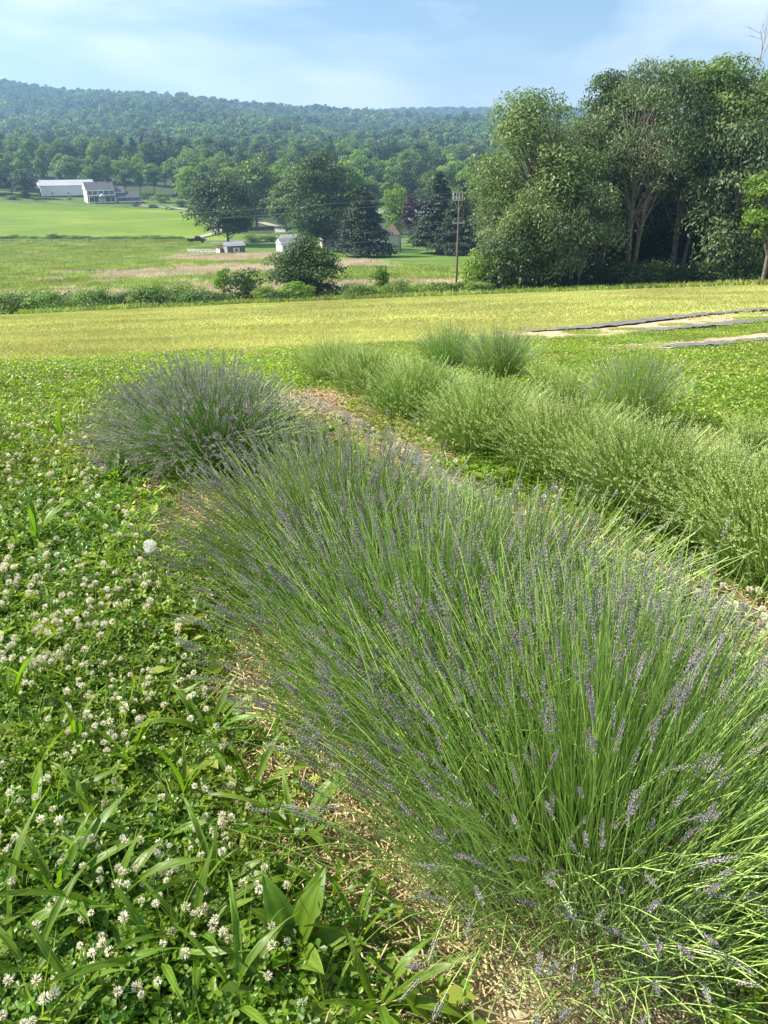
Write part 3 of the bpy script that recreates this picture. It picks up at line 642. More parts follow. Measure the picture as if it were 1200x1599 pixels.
def lavender(loc, rad, hgt, n_ind, n_mass, label, kind='mauve', K=8, per=5, full=True, leafn=1500, r=.0011, seg=5, sides=3, group=None, spl=.05, fl=.0075, fw=.0038, frac=1.0, theta=76, name='lavender_plant', leafsize=.04, lean=(0, 0), thin=0.0, base=.2):
    x, y = loc; rad_full = rad; rad = rad - base * .6; root = empty(name, (x, y, Tz(x, y)), 0)
    tagit(root, label, 'lavender', group)
    ms, mk = ('lavstem', 'lavspike') if kind == 'mauve' else ('lavstem2', 'lavbud')
    o = obj('foliage', mesh('lavender_foliage', foliage_clumps(leafn, rad_full, hgt, leafsize), [M['lavleaf']]), root); tagit(o, kind='stuff')
    n = 16; P = lav_paths(n, rad * .6, hgt * .45, 4, 70, .05, .02); P[:, 0] = [0, 0, -.02]
    V, F = tubes(P, np.linspace(.007, .003, 4), 5); obj('woody_base', mesh('woody_base', [(V, F, 0)], [M['wood']]), root)
    if n_mass:
        P = lav_paths(n_mass, rad, hgt, seg, theta, lean=lean, thin=thin, base=base); ax = nrm(P[:, -1] - P[:, -2])
        V, F = tubes(P, np.linspace(r, r * .75, seg), sides)
        o = obj('stem_mass', mesh('lavender_stems', [(V, F, 0, rep(rng.random(n_mass), seg * sides))], [M[ms]]), root); tagit(o, kind='stuff')
        k = rng.random(n_mass) < frac; nk = int(k.sum())
        o = obj('spike_mass', mesh('lavender_spikes', [spikes(P[k, -1], ax[k], spl * rng.uniform(.6, 1.25, nk), K, per, fl, fw, 0, full)], [M[mk]]), root); tagit(o, kind='stuff')
    for i in range(n_ind):
        ph = random.uniform(0, 2 * math.pi); q = math.sqrt(random.random()); th = math.radians(theta) * q
        if thin and bool(front_drop(ph, q, thin)): ph = random.uniform(-.2, 3.4)
        d = Vector((math.sin(th) * math.cos(ph) * rad / hgt + lean[0], math.sin(th) * math.sin(ph) * rad / hgt + lean[1], math.cos(th)))
        ln_ = d.length; d.normalize()
        qt = Vector((0, 0, 1)).rotation_difference(d) 
        # bow upward: the stalk's +X must point up, so turn about its own axis
        up = Vector((0, 0, 1)); loc_up = qt.inverted() @ up; a = math.atan2(loc_up.y, loc_up.x)
        qt = qt @ Quaternion((0, 0, 1), a)
        st, sk = random.choice(VARI); s = hgt * random.uniform(.82, 1.1) / .56 * ln_
        bq = base * min(1.2, max(0, q + random.gauss(0, .25))); ba = ph + random.gauss(0, .5)
        o = obj('flower_stem', st, root, (math.cos(ba) * bq, math.sin(ba) * bq, .03)); o.rotation_mode = 'QUATERNION'; o.rotation_quaternion = qt; o.scale = (1, 1, s)
        e = obj('flower_spike', sk, o)
    return root
G1, G2, G3 = 'grey mauve lavender plants of the near row', 'pale green lavender plants of the middle row', 'lavender plants of the sparse right row'
lavender((0.46, 1.26), .60, .64, 280, 2300, 'nearest large lavender plant filling the bottom right with grey mauve spikes', K=9, per=5, leafn=12000, group=G1, fl=.0046, fw=.0019, seg=6, spl=.06, r=.0011, frac=.2, theta=60, lean=(-.02, .10), thin=.25, base=.32, leafsize=.034)
lavender((0.12, 1.78), .54, .60, 200, 1600, 'lavender plant wedged between the nearest one and the second big one of the near row', K=8, per=5, leafn=3000, group=G1, r=.0012, fl=.0046, fw=.0019, spl=.06, frac=.26, theta=60, lean=(-.08, .06), base=.28)
lavender((-0.14, 2.42), .56, .58, 300, 2000, 'second big lavender plant of the near row, its spikes leaning out to the left', K=7, per=5, leafn=3000, group=G1, r=.0012, full=False, fl=.005, fw=.0021, spl=.06, frac=.36, theta=62, lean=(-.10, .05), base=.28)
lavender((0.42, 2.10), .56, .52, 0, 1500, 'green lavender plant at the right side of the near row, behind the nearest one', K=7, per=4, leafn=2000, group=G1, r=.0012, full=False, fl=.0055, fw=.0028, spl=.06, frac=.35, theta=62, base=.28)
lavender((-0.95, 3.92), .53, .52, 0, 2600, 'round lavender plant at the far left end of the near row, dark mauve spikes', K=6, per=4, leafn=2500, group=G1, r=.0013, full=False, fl=.0068, fw=.0036, theta=72, spl=.06, frac=1.0, lean=(-.06, 0), base=.26)
specs = [((1160, 905), .48, .50, 1000, 'front plant at the right frame edge in the middle pale green row'), ((1075, 850), .44, .48, 800, 'second plant from the right frame edge in the middle pale green row'),
         ((950, 805), .46, .50, 1000, 'broad bushy plant third from the right in the middle pale green row'), ((835, 752), .44, .48, 900, 'fourth plant from the right in the middle pale green row'),
         ((715, 710), .44, .48, 900, 'fifth plant from the right in the middle pale green row'), ((615, 655), .40, .46, 800, 'sixth plant from the right in the middle pale green row'),
         ((545, 622), .38, .44, 700, 'next to last plant at the far end of the middle pale green row'), ((492, 598), .36, .42, 600, 'last plant at the far left end of the middle pale green row')]
for (px, py), rr, hh, n, lb in specs:
    gx, gy = gp(px, py); lavender((gx + .16, gy + .06), rr * .93, hh * .80, 0, int(n * 1.5), lb, 'green', K=4, per=3, leafn=700, group=G2, r=.0014, full=False, spl=.032, fl=.005, fw=.003, seg=4, frac=.7, theta=58, leafsize=.03, base=.2)
specs = [((700, 583), .36, .5, 500, 'far left plant of the sparse right row with faint mauve tips'), ((778, 597), .40, .5, 650, 'dense rounded plant second from the far end of the sparse right row'),
         ((885, 640), .26, .28, 260, 'small low plant in the gap of the sparse right row'), ((985, 668), .38, .48, 650, 'full fan shaped plant with pale mauve tips in the sparse right row'),
         ((1170, 712), .20, .24, 160, 'small grey green plant at the right frame edge of the sparse row'), ((848, 617), .2, .28, 160, 'thin seedling plant beside the dense rounded one in the right row')]
for (px, py), rr, hh, n, lb in specs:
    gx, gy = gp(px, py); lavender((gx, gy), rr, hh * .9, 0, int(n * 1.5), lb, 'mauve' if hh > .4 else 'green', K=4, per=3, leafn=500, group=G3, r=.0012, full=False, spl=.045, fl=.0055, fw=.003, seg=4, frac=.5, theta=52, base=.14 if hh > .4 else .06)
for (px, py), lb in [((-185, 720), 'lavender plant cut off by the left frame edge, farther of the two'), ((-330, 880), 'lavender plant cut off by the left frame edge, nearer of the two')]:
    gx, gy = gp(px, py); lavender((gx, gy), .52, .5, 0, 900, lb, K=6, per=4, leafn=800, r=.0013, full=False, fl=.0065, fw=.0038, group='lavender plants at the left frame edge')

# ------------------------------------------------------------------ white clover flowers
def head_mesh(k):
    n = 46; i = np.arange(n) + .5; phi = np.arccos(1 - 1.55 * i / n); th = np.pi * (1 + 5 ** .5) * i
    d = np.stack([np.cos(th) * np.sin(phi), np.sin(th) * np.sin(phi), np.cos(phi)], 1) + rng.normal(0, .12, (n, 3)); d = nrm(d)
    c = d * .0035; ln_ = rng.uniform(.0065, .0095, n)
    a = nrm(np.cross(d, rand_dirs(n))); b = np.cross(d, a)
    tip = c + d * ln_[:, None] + np.array([0, 0, .001]); mid = c + d * (ln_ * .55)[:, None]
    V = np.stack([c, mid + a * .0013, mid - a * .0007 + b * .0012, mid - a * .0007 - b * .0012, tip], 1).reshape(-1, 3); j = (np.arange(n) * 5)[:, None]
    F = np.concatenate([j + [[0, 1, 2]], j + [[0, 2, 3]], j + [[0, 3, 1]], j + [[1, 4, 2]], j + [[2, 4, 3]], j + [[3, 4, 1]]], 0)
    age = k / 4.0
    v = np.where(d[:, 2] < -.1 + age * .5, rng.uniform(0, .35, n), rng.uniform(.6, 1, n))
    return mesh('clover_head', [(V * rng.uniform(.9, 1.15), F, 0, rep(v, 5))], [M['cloverhead']])
heads = [head_mesh(k) for k in range(5)]
stalks = []
for k in range(4):
    t = np.linspace(0, 1, 4)[None, :, None]; P = np.zeros((1, 4, 3)); P[..., 2] = t[..., 0] * .1 - .1; P[..., 0] = .012 * (1 - t[..., 0]) ** 2 * (k - 1.5)
    V, F = tubes(P, np.array([.0009] * 4), 3); stalks.append(mesh('clover_stalk', [(V, F, 0)], [M['stalkgreen']]))
def flower_spots(n, xr, yr, dens):
    out = []
    while len(out) < n:
        x_ = rng.uniform(*xr); y_ = rng.uniform(*yr)
        if not bool(visible(np.array(x_), np.array(y_), .02)): continue
        if float(dist_line(np.array([x_]), np.array([y_]), ROW1)[0]) < .58: continue
        if random.random() > dens(x_, y_): continue
        out.append((x_, y_))
    return out
def dens(x_, y_):
    side = x_ < np.interp(y_, [1.05, 2.3, 3.95], [.4, -.13, -.95])
    c = max(0, .42 + .6 * math.sin(x_ * 7 + 1 + y_ * 3) * math.sin(y_ * 9 + 2 - x_ * 4))
    return (c * .6 + .12) * (1 if side else .25) * float(np.interp(y_, [.4, 2.0, 2.8, 4.6], [1, 1, .5, .12]))
spots = sorted(flower_spots(760, (-2.6, 1.7), (.45, 4.6), dens), key=lambda s: math.hypot(s[0], s[1]))
for i, (x_, y_) in enumerate(spots[:300]):
    h = random.uniform(.075, .135); e = empty('clover_flower', (x_, y_, Tz(x_, y_)), random.uniform(0, 6.28))
    tagit(e, 'round white clover flower head standing above the green clover leaves', 'clover flower', 'white clover flowers near the camera')
    s = random.uniform(.55, .98)
    obj('flower_head', random.choice(heads), e, (0, 0, h), (random.uniform(-.5, .5), random.uniform(-.5, .5), random.uniform(0, 6)), (s, s, s))
    obj('stalk', random.choice(stalks), e, (0, 0, h + .002), scale=(1, 1, h / .1))
rest = np.array(spots[300:]); n = len(rest)
c_hd = source_collection('clover_head_source', heads)
tagit(scatter('far_clover_flowers', np.stack([rest[:, 0], rest[:, 1], T(rest[:, 0], rest[:, 1]) + rng.uniform(.07, .12, n)], 1), np.stack([rng.normal(0, .3, n), rng.normal(0, .3, n), rng.uniform(0, 6, n)], 1), np.full((n, 3), 1.1), rng.integers(0, 5, n), c_hd), kind='stuff')

# ------------------------------------------------------------------ plantain and dock rosettes, grass tufts, dandelion clock
def long_leaf(L_, W_, arch, veins=3):
    ns = 9; nc = 5; V = []; vr = []
    for i in range(ns):
        t = i / (ns - 1); ang = arch[0] + (arch[1] - arch[0]) * t
        if i == 0: px_, pz_ = 0.0, 0.0
        else: px_ += L_ / (ns - 1) * math.cos(ang); pz_ += L_ / (ns - 1) * math.sin(ang)
        w = W_ * (max(0.10, math.sin(math.pi * min(1, t * .93 + .04)) ** 1.1) if t < 1 else .02)
        for j in range(nc):
            c = (j / (nc - 1) - .5) * 2; V.append((px_ - math.sin(ang) * abs(c) * w * .22 * 0 , c * w / 2, pz_ + abs(c) * w * .22 + (0.0012 if j % 2 else 0) + .003 * math.sin(t * 11 + c * 2)))
            vr.append(.25 + .5 * (j % 2 == 0) + .2 * t)
    F = [[i * nc + j, i * nc + j + 1, (i + 1) * nc + j + 1, (i + 1) * nc + j] for i in range(ns - 1) for j in range(nc - 1)]
    return mesh('long_leaf', [(np.array(V), np.array(F), 0, np.array(vr))], [M['plantain']], True)
LL = [long_leaf(.21 * s, .0165 * w, a) for s, w, a in [(1, 1, (1.2, .1)), (1.2, .9, (1.35, -.3)), (.8, 1.2, (.9, -.1)), (1.1, 1, (1.5, .6)), (.9, 1.3, (1.0, -.6)), (1.25, .8, (1.3, .2))]]
DL = [long_leaf(.16, .045, a) for a in [(1.1, .2), (.8, -.2), (1.3, .7)]]
ros = [((330, 1165), 9, 1.1, 0, 'long arching plantain leaves beside the row of straw, middle left'), ((255, 1130), 5, .8, 0, 'small upright plantain clump left of the arching one'), ((470, 1330), 7, 1.0, 0, 'plantain leaves next to the drooping lavender spikes'),
       ((465, 1500), 6, 1.0, 1, 'broad leaved dock with large rounded leaves at the lower middle'), ((400, 1545), 4, .8, 1, 'small dock plant left of the large broad leaved one'), ((590, 1585), 8, 1.0, 0, 'plantain clump at the bottom edge beside the straw'), ((180, 1440), 7, 1.1, 0, 'tall plantain clump in lower left clover'),
       ((95, 1420), 6, 1.2, 0, 'dark broad plantain leaves at the left, lower quarter'), ((240, 1330), 6, .9, 0, 'plantain with one leaf bent over in the clover'), ((60, 1300), 7, 1.1, 0, 'upright plantain clump near the left edge'), ((20, 1480), 6, 1.1, 0, 'plantain leaves touching the left frame edge'),
       ((130, 1570), 6, .9, 0, 'plantain at the bottom left corner'), ((310, 1480), 7, 1.0, 0, 'plantain rising between clover heads, lower centre left'), ((395, 1250), 6, .9, 0, 'plantain beside the clover patch below the arching leaves'), ((430, 1175), 5, .8, 0, 'plantain at the edge of the straw, centre left'),
       ((175, 760), 7, 1.1, 1, 'dark weed clump on the lawn left of the round lavender'), ((500, 690), 6, .9, 1, 'leafy weed in the shade right of the round lavender'), ((560, 735), 6, .9, 1, 'leafy weeds between the near and middle rows'), ((880, 905), 6, .9, 0, 'plantain between the rows on the right side'),
       ((820, 880), 6, .9, 1, 'broad leaved weed between the two rows, centre right'), ((640, 780), 5, .8, 0, 'narrow leaved weed between the two rows'), ((60, 860), 8, 1.1, 0, 'grassy plantain clump beside the left lavender'), ((515, 880), 2, .5, 1, 'tiny weed hidden among lavender stems')]
ros = ros[:-1]
for (px, py), nl, s, kd, lb in ros:
    gx, gy = gp(px, py); e = empty('plantain_plant' if not kd else 'broad_leaf_weed', (gx, gy, Tz(gx, gy)), 0, s); tagit(e, lb, 'plantain' if not kd else 'weed', 'long leaved weeds among the clover')
    for k in range(nl + 2):
        sc = random.uniform(.8, 1.25); obj('leaf', random.choice(DL if kd else LL), e, (0, 0, .005), (random.uniform(-.25, .25), random.uniform(-.3, .2), k * 6.28 / nl + random.uniform(-.4, .4)), (sc, sc, sc))
for i, (px, py, s, lb) in enumerate([(120, 1180, .9, 'short plantain clump in the upper clover near the left edge'), (210, 1215, .9, 'plantain clump in the middle of the flowering clover'), (30, 1120, 1.0, 'plantain leaves at the left edge amid clover flowers'), (340, 1400, 1.0, 'plantain with crossing leaves left of the straw at the bottom'),
        (150, 1320, 1.0, 'bright plantain clump between two flower patches lower left'), (255, 1520, 1.1, 'tall bladed plantain near the bottom edge'), (370, 1590, 1.0, 'plantain leaves cut by the bottom edge'), (520, 1420, .9, 'plantain under the overhanging lavender spikes'), (60, 1540, 1.0, 'dark plantain in the corner clover'), (290, 1260, .9, 'light green plantain right of the flowering clover patch'),
        (560, 1500, .8, 'plantain against the straw edge at the bottom'), (180, 860, 1.2, 'long grassy weed left of the dandelion clock'), (100, 700, 1.2, 'weedy clump on the far lawn at the left'), (440, 1110, .8, 'small plantain at the straw margin below the lavender')]):
    gx, gy = gp(px, py); e = empty('plantain_plant', (gx, gy, Tz(gx, gy)), i, s); tagit(e, lb, 'plantain', 'long leaved weeds among the clover')
    for k in range(8):
        sc = random.uniform(.7, 1.2); obj('leaf', random.choice(LL), e, (0, 0, .005), (random.uniform(-.25, .25), random.uniform(-.45, .1), k * 6.28 / 8 + random.uniform(-.4, .4)), (sc, sc, sc))
# smaller narrow rosettes and grass tufts scattered in the clover (uncountable)
tf = [mesh('grass_tuft', [blade_patch(22, .035, .10, .24, .007, .38, 0, .35, 5)], [M['grass']]) for _ in range(4)]
c_tf = source_collection('grass_tuft_source', tf)
pp = []
while len(pp) < 300:
    x_, y_ = rng.uniform(-2.8, .5), rng.uniform(.4, 5)
    if float(dist_line(np.array([x_]), np.array([y_]), ROW1)[0]) > .55 and bool(visible(np.array(x_), np.array(y_), .1)) and x_ < np.interp(y_, [1.05, 2.3, 3.95], [.4, -.13, -.95]): pp.append((x_, y_))
pp = np.array(pp); scatter_patches('grass_tufts', pp[:, 0], pp[:, 1], c_tf, 4, .55, 1.05)

# dandelion clock
gx, gy = gp(262, 985); e = empty('dandelion_clock', (gx, gy, Tz(gx, gy))); tagit(e, 'white fluffy dandelion seed head on a tall stalk beside the lavender row', 'dandelion')
hh = .33
P = np.zeros((1, 6, 3)); P[0, :, 2] = np.linspace(0, hh, 6); P[0, :, 0] = -.02 * np.sin(np.linspace(0, 2, 6)); V, F = tubes(P, np.array([.002] * 6), 5); obj('stalk', mesh('dandelion_stalk', [(V, F, 0)], [M['stalkgreen']]), e)
top = P[0, -1]; n = 170; d = rand_dirs(n); ln_ = np.full(n, .019); V1, F1 = tubes(np.stack([np.repeat(top[None], n, 0) + d * .003, top + d * ln_[:, None]], 1), np.array([.00025, .0002]), 3)
C = np.repeat(top + d * ln_[:, None], 6, 0); ax = nrm(np.repeat(d, 6, 0) * .5 + rand_dirs(n * 6)); V2, F2 = leaves(C + ax * .003, rand_dirs(n * 6), .007, .12, ax)
o = obj('seed_head', mesh('seed_head', [(V1, F1, 0), (V2, F2, 0, np.full(len(V2), .8))], [M['fluff']]), e)

# small white stones
def stone(px, py, s, label):
    gx, gy = gp(px, py); n_ = 40; import bmesh
    bm = bmesh.new(); bmesh.ops.create_icosphere(bm, subdivisions=2, radius=1)
    for v in bm.verts: v.co *= 1 + .18 * math.sin(v.co.x * 3 + px) * math.cos(v.co.y * 4 + py); v.co.z *= .5; v.co.x *= 1.3
    me = bpy.data.meshes.new('stone'); bm.to_mesh(me); bm.free(); me.materials.append(M['palestone']); o = obj('stone', me, None, (gx, gy, Tz(gx, gy) + s * .45), (0, 0, px), (s, s, s)); tagit(o, label, 'stone')
M['palestone'] = mat('pale_stone', (0.6, 0.55, 0.47), 0.9, noise=.2, nscale=4)
stone(878, 530, .06, 'pale rock lying in the grass left of the tan soil strips'); stone(495, 607, .025, 'small white pebble beside the far end of the middle row'); stone(149, 617, .05, 'pale stone in the lawn left of the round lavender')

# ------------------------------------------------------------------ trees
def tree_meshes(kind, h, w, nclump=60, leafs=9000, leafsz=.3, asp=.45, trunk_frac=.28, stems=1, crown_low=.18, clump_r=.16, lean=.0, gap=0.0, seed=0, conical=False, droopy=False, barkw=None):
    """returns (trunk mesh, limbs mesh, crown mesh) for a tree of height h and crown width w"""
    global rng
    keep = rng; rng = np.random.default_rng(1000 + seed)
    zc = h * (1 + crown_low) / 2; rz = h * (1 - crown_low) / 2; rx = w / 2
    cl = []
    while len(cl) < nclump:
        d = rand_dirs(1)[0]; q = rng.uniform(.35, 1) ** .6; p = d * q
        if conical: zz = rng.random(); rad = (1 - zz) * .95 + .08; a = rng.uniform(0, 6.28); q = rng.uniform(.4, 1) ** .5; p = np.array([math.cos(a) * rad * q, math.sin(a) * rad * q, zz * 2 - 1])
        else:
            p[:2] *= (1.0 + .18 * math.sin(3 * math.atan2(p[1], p[0]) + seed)) * (1.0 if p[2] < .2 else 1 - .25 * (p[2] - .2))
        cl.append([p[0] * rx * (1 - clump_r), p[1] * rx * (1 - clump_r), zc + p[2] * rz * (1 - clump_r * .7)])
    cl = np.array(cl); cr_ = clump_r * w * rng.uniform(.4, 1.5, nclump)
    if conical: cr_ *= np.clip(1.25 - (cl[:, 2] - h * crown_low) / (h * (1 - crown_low)), .3, 1)
    wts = cr_ ** 2; cnt = np.maximum(6, (leafs * wts / wts.sum()).astype(int)); idx = np.repeat(np.arange(nclump), cnt); n = len(idx)
    d = rand_dirs(n); d[:, 2] = np.where(d[:, 2] < -.35, -d[:, 2], d[:, 2])
    q = rng.uniform(.35, 1.12, n) ** .7
    flat = .62 if not conical else .45
    C = cl[idx] + d * (cr_[idx] * q)[:, None] * [1.15, 1.15, flat]
    if droopy:
        s = rng.random(n); out = nrm((cl[idx] - [0, 0, zc]) * [1, 1, 0]); C += out * (s * cr_[idx] * .7)[:, None]; C[:, 2] -= s ** 2 * cr_[idx] * 1.1
    C[:, 2] = np.maximum(C[:, 2], .15)
    N = nrm(d * .8 + np.array([0, 0, .35]) + rand_dirs(n) * .8)
    ax = None
    if droopy: ax = rand_dirs(n) * .8 + [0, 0, -.9]
    V, F = leaves(C, N, leafsz * rng.uniform(.6, 1.35, n), asp, ax)
    cv = rng.random(nclump) * .6; vv = np.clip(cv[idx] + rng.random(n) * .4, 0, 1)
    crown = mesh('tree_crown', [(V, F, 0, rep(vv, 4))], [TREEM[kind]])
    # trunk(s)
    tr = []; limbs = []; R0 = barkw or max(.10, h * .018)
    for s in range(stems):
        a = rng.uniform(0, 6.28); off = (np.array([math.cos(a), math.sin(a)]) * w * .05 * (stems > 1)); tgt = (np.array([math.cos(a), math.sin(a)]) * w * (.22 if stems > 1 else .03))
        t = np.linspace(0, 1, 7); ht = h * (.8 if not conical else .97)
        P = np.zeros((1, 7, 3)); P[0, :, :2] = off + (tgt - off) * t[:, None] ** 1.3 + rng.normal(0, .012 * w, (7, 2)) * t[:, None]; P[0, :, 2] = t * ht - .3 * (1 - t)
        rr = R0 / (1 + .35 * (stems - 1)); V, F = tubes(P, rr * (1 - t * .85) * np.where(t == 0, 1.35, 1), 8); tr.append((V, F, 0)); limbs.append(P[0])
    # limbs from trunk to clumps
    m = nclump if nclump < 80 else 80; sel = rng.permutation(nclump)[:m]; P = np.zeros((m, 5, 3)); 
    for i, c in enumerate(cl[sel]):
        tp = limbs[i % stems]; zt = max(h * trunk_frac * rng.uniform(.5, 1), min(c[2] * rng.uniform(.45, .75), tp[-1, 2]))
        st = np.array([np.interp(zt, tp[:, 2], tp[:, 0]), np.interp(zt, tp[:, 2], tp[:, 1]), zt]); mid = (st + c) / 2 + [0, 0, -.05 * h if not droopy else .03 * h]
        t = np.linspace(0, 1, 5)[:, None]; P[i] = (1 - t) ** 2 * st + 2 * t * (1 - t) * mid + t * t * c
    V, F = tubes(P, R0 * .32 * np.linspace(1, .2, 5), 5)
    trunk = mesh('tree_trunk', tr, [M['bark']], True); limb = mesh('tree_limbs', [(V, F, 0)], [M['bark']], True)
    rng = keep
    return trunk, limb, crown
def place_tree(ms, x, y, label, group=None, rz=0, s=1.0, sz=None, name='tree', cat='tree', sink=0.0):
    e = empty(name, (x, y, Tz(x, y) - sink), rz); e.scale = (s, s, sz or s); tagit(e, label, cat, group)
    obj('trunk', ms[0], e); 
    if ms[1]: obj('limbs', ms[1], e)
    obj('crown', ms[2], e); return e

# the grove on the right
GW = [tree_meshes('willow', 21, 10, 130, 27000, .30, .38, .3, 3, .32, .13, seed=1, droopy=True),
      tree_meshes('willow', 22, 11, 140, 29000, .30, .38, .3, 4, .36, .12, seed=2, droopy=True),
      tree_meshes('willowlight', 19, 9, 115, 24000, .30, .4, .3, 3, .26, .13, seed=3, droopy=True)]
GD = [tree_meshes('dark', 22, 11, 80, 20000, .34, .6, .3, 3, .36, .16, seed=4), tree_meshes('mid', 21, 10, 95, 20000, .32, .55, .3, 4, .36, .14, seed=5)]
GL = [tree_meshes('willow', 11, 7.5, 64, 15000, .32, .36, .2, 3, .12, .15, seed=6, droopy=True), tree_meshes('willowlight', 11, 7, 60, 14000, .32, .36, .2, 2, .2, .15, seed=7, droopy=True)]
gg = 'tall trees of the grove on the right'
for px, Y, ms, hh, w_, lb in [
    (815, 84, GW[2], 18.8, 10.8, 'leftmost tall grove tree with airy rounded top against the sky'),
    (792, 92, GW[0], 13.5, 8, 'low spreading willowy tree at the left flank of the grove'),
    (880, 90, GW[0], 17.5, 10.5, 'grove tree lower than its neighbours beneath the notch in the skyline'),
    (930, 94, GD[0], 21.8, 8.6, 'dark leaved tree with clumped crown left of the highest grove tops'),
    (985, 86, GW[1], 21.6, 10.5, 'tall silvery tree left of the highest point of the grove'),
    (1050, 89, GD[1], 22.6, 10.5, 'highest tree of the grove with gaps in its crown top'),
    (1112, 86, GW[2], 20.3, 10, 'lighter olive tree below the bare dead branch'),
    (1168, 90, GD[1], 21.3, 10.5, 'broad tree with rounded top near the right frame edge'),
    (1228, 86, GW[1], 21.0, 11, 'grove tree cut by the right frame edge'),
    (1310, 88, GD[0], 21.0, 11, 'grove tree beyond the right frame edge'),
    (960, 104, GD[0], 21.0, 12, 'shaded tree deep behind the middle of the grove'), (1090, 106, GD[0], 21.5, 13, 'shaded tree deep behind the right half of the grove'),
    (1190, 104, GD[0], 21.0, 13, 'shaded tree behind the right edge of the grove')]:
    h0 = {id(GW[0]): 21, id(GW[1]): 22, id(GW[2]): 19, id(GD[0]): 22, id(GD[1]): 21}[id(ms)]; w0 = {id(GW[0]): 10, id(GW[1]): 11, id(GW[2]): 9, id(GD[0]): 11, id(GD[1]): 10}[id(ms)]
    place_tree(ms, xat(px, Y), Y, lb, gg, random.uniform(0, 6.28), w_ / w0 * 1.12, hh / h0 * 1.05, 'grove_tree')
for px, Y, v, s, lb in [(786, 83, 0, .85, 'leftmost low silvery tree spilling out of the grove'), (835, 79.5, 1, 1.0, 'low pale foliage tree in front of the leftmost tall one'), (895, 80, 0, 1.05, 'low silvery tree in front of the skyline notch'),
                        (1130, 82, 0, 1.4, 'half height tree left of the yellow green one')]:
    place_tree(GL[v], xat(px, Y), Y, lb, 'low trees along the front of the grove', random.uniform(0, 6), s, s * 1.05, 'low_tree')
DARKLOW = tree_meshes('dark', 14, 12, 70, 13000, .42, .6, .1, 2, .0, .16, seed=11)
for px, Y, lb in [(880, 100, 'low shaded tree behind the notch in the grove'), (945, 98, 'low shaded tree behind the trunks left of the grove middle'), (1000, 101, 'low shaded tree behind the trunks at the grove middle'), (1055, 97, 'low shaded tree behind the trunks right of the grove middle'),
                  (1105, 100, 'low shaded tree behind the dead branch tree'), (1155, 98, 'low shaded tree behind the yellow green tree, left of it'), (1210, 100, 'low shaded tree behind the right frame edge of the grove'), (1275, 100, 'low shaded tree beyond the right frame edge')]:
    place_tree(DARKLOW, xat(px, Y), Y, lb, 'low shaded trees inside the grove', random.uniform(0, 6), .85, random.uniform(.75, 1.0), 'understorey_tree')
YT = tree_meshes('bright', 11, 6.5, 34, 5200, .34, .55, .3, 1, .38, .17, seed=9)
place_tree(YT, xat(1190, 75.5), 75.5, 'yellow green tree with thin trunk at the right frame edge before the grove', None, 1, 1, .95, 'tree')
# dead branches on the skyline
def dead(px, Y, z0, hgt, label):
    x_ = xat(px, Y); P = []
    def rec(p, d, L_, r, lv):
        q = p + d * L_; m_ = (p + q) / 2 + rng.normal(0, .04 * L_, 3); P.append((p, m_, q, r))
        if lv: 
            for _ in range(3): rec(p + d * L_ * rng.uniform(.5, 1), nrm(d + rng.normal(0, .38, 3)), L_ * .6, r * .55, lv - 1)
    rec(np.zeros(3), nrm(np.array([.1, 0, 1.0])), hgt * .5, .07, 3)
    A = np.array([[a, b, c] for a, b, c, r in P]); r_ = np.array([[r, r * .8, r * .5] for *_, r in P]); V, F = tubes(A, r_, 4)
    o = obj('dead_branch', mesh('dead_branch', [(V, F, 0)], [M['deadwood']]), None, (x_, Y, z0)); 
    return o
for gt in [o for o in COL.objects if o.get('label', '').startswith('lighter olive tree')]:
    b = dead(1120, 86, Tz(xat(1118, 86), 86) + 18.5, 7.0, ''); b.parent = gt; b.matrix_parent_inverse = Matrix.LocRotScale(gt.location, gt.rotation_euler, gt.scale).inverted()
for gt in [o for o in COL.objects if o.get('label', '').startswith('broad tree with rounded')]:
    b = dead(1165, 90, Tz(xat(1165, 90), 90) + 20.3, 4.2, ''); b.parent = gt; b.matrix_parent_inverse = Matrix.LocRotScale(gt.location, gt.rotation_euler, gt.scale).inverted()

# shrubs
SH = {'dark': [tree_meshes('dark', 2.6, 4, 26, 2600, .22, .6, .1, 3, .02, .2, seed=20, barkw=.05), tree_meshes('dark', 2.4, 4, 24, 2400, .22, .6, .1, 3, .02, .22, seed=21, barkw=.05)],
      'mid': [tree_meshes('mid', 2.4, 4, 28, 2600, .2, .6, .1, 3, .02, .2, seed=22, barkw=.05), tree_meshes('mid', 2.2, 3.6, 24, 2400, .2, .6, .1, 3, .02, .2, seed=23, barkw=.05)],
      'bright': [tree_meshes('bright', 2.5, 3.4, 26, 2400, .2, .6, .1, 3, .02, .2, seed=24, barkw=.04), tree_meshes('bright', 2.3, 3.2, 24, 2200, .2, .6, .1, 3, .02, .2, seed=25, barkw=.04)]}
def shrub(px, Y, kind, w, h, label, group=None, v=None):
    v = random.randrange(2) if v is None else v; ms = SH[kind][v]; w0 = {'dark': 4, 'mid': 4 - .4 * v, 'bright': 3.4 - .2 * v}[kind]; h0 = {'dark': 2.6 - .2 * v, 'mid': 2.4 - .2 * v, 'bright': 2.5 - .2 * v}[kind]
    return place_tree(ms, xat(px, Y), Y, label, group, random.uniform(0, 6.28), w / w0, h / h0, 'shrub', 'shrub', .05)
BUSH = tree_meshes('dark', 6.2, 7.4, 80, 15000, .26, .5, .12, 4, .06, .15, seed=30, barkw=.09)
place_tree(BUSH, xat(486, 80), 80, 'large round dark green bush behind the yellow field edge, left of the pole', None, .5, 1, 1, 'round_bush', 'bush', .1)
SAP = tree_meshes('bright', 4.2, 2.2, 26, 2200, .2, .6, .1, 1, .05, .2, seed=31, barkw=.04)
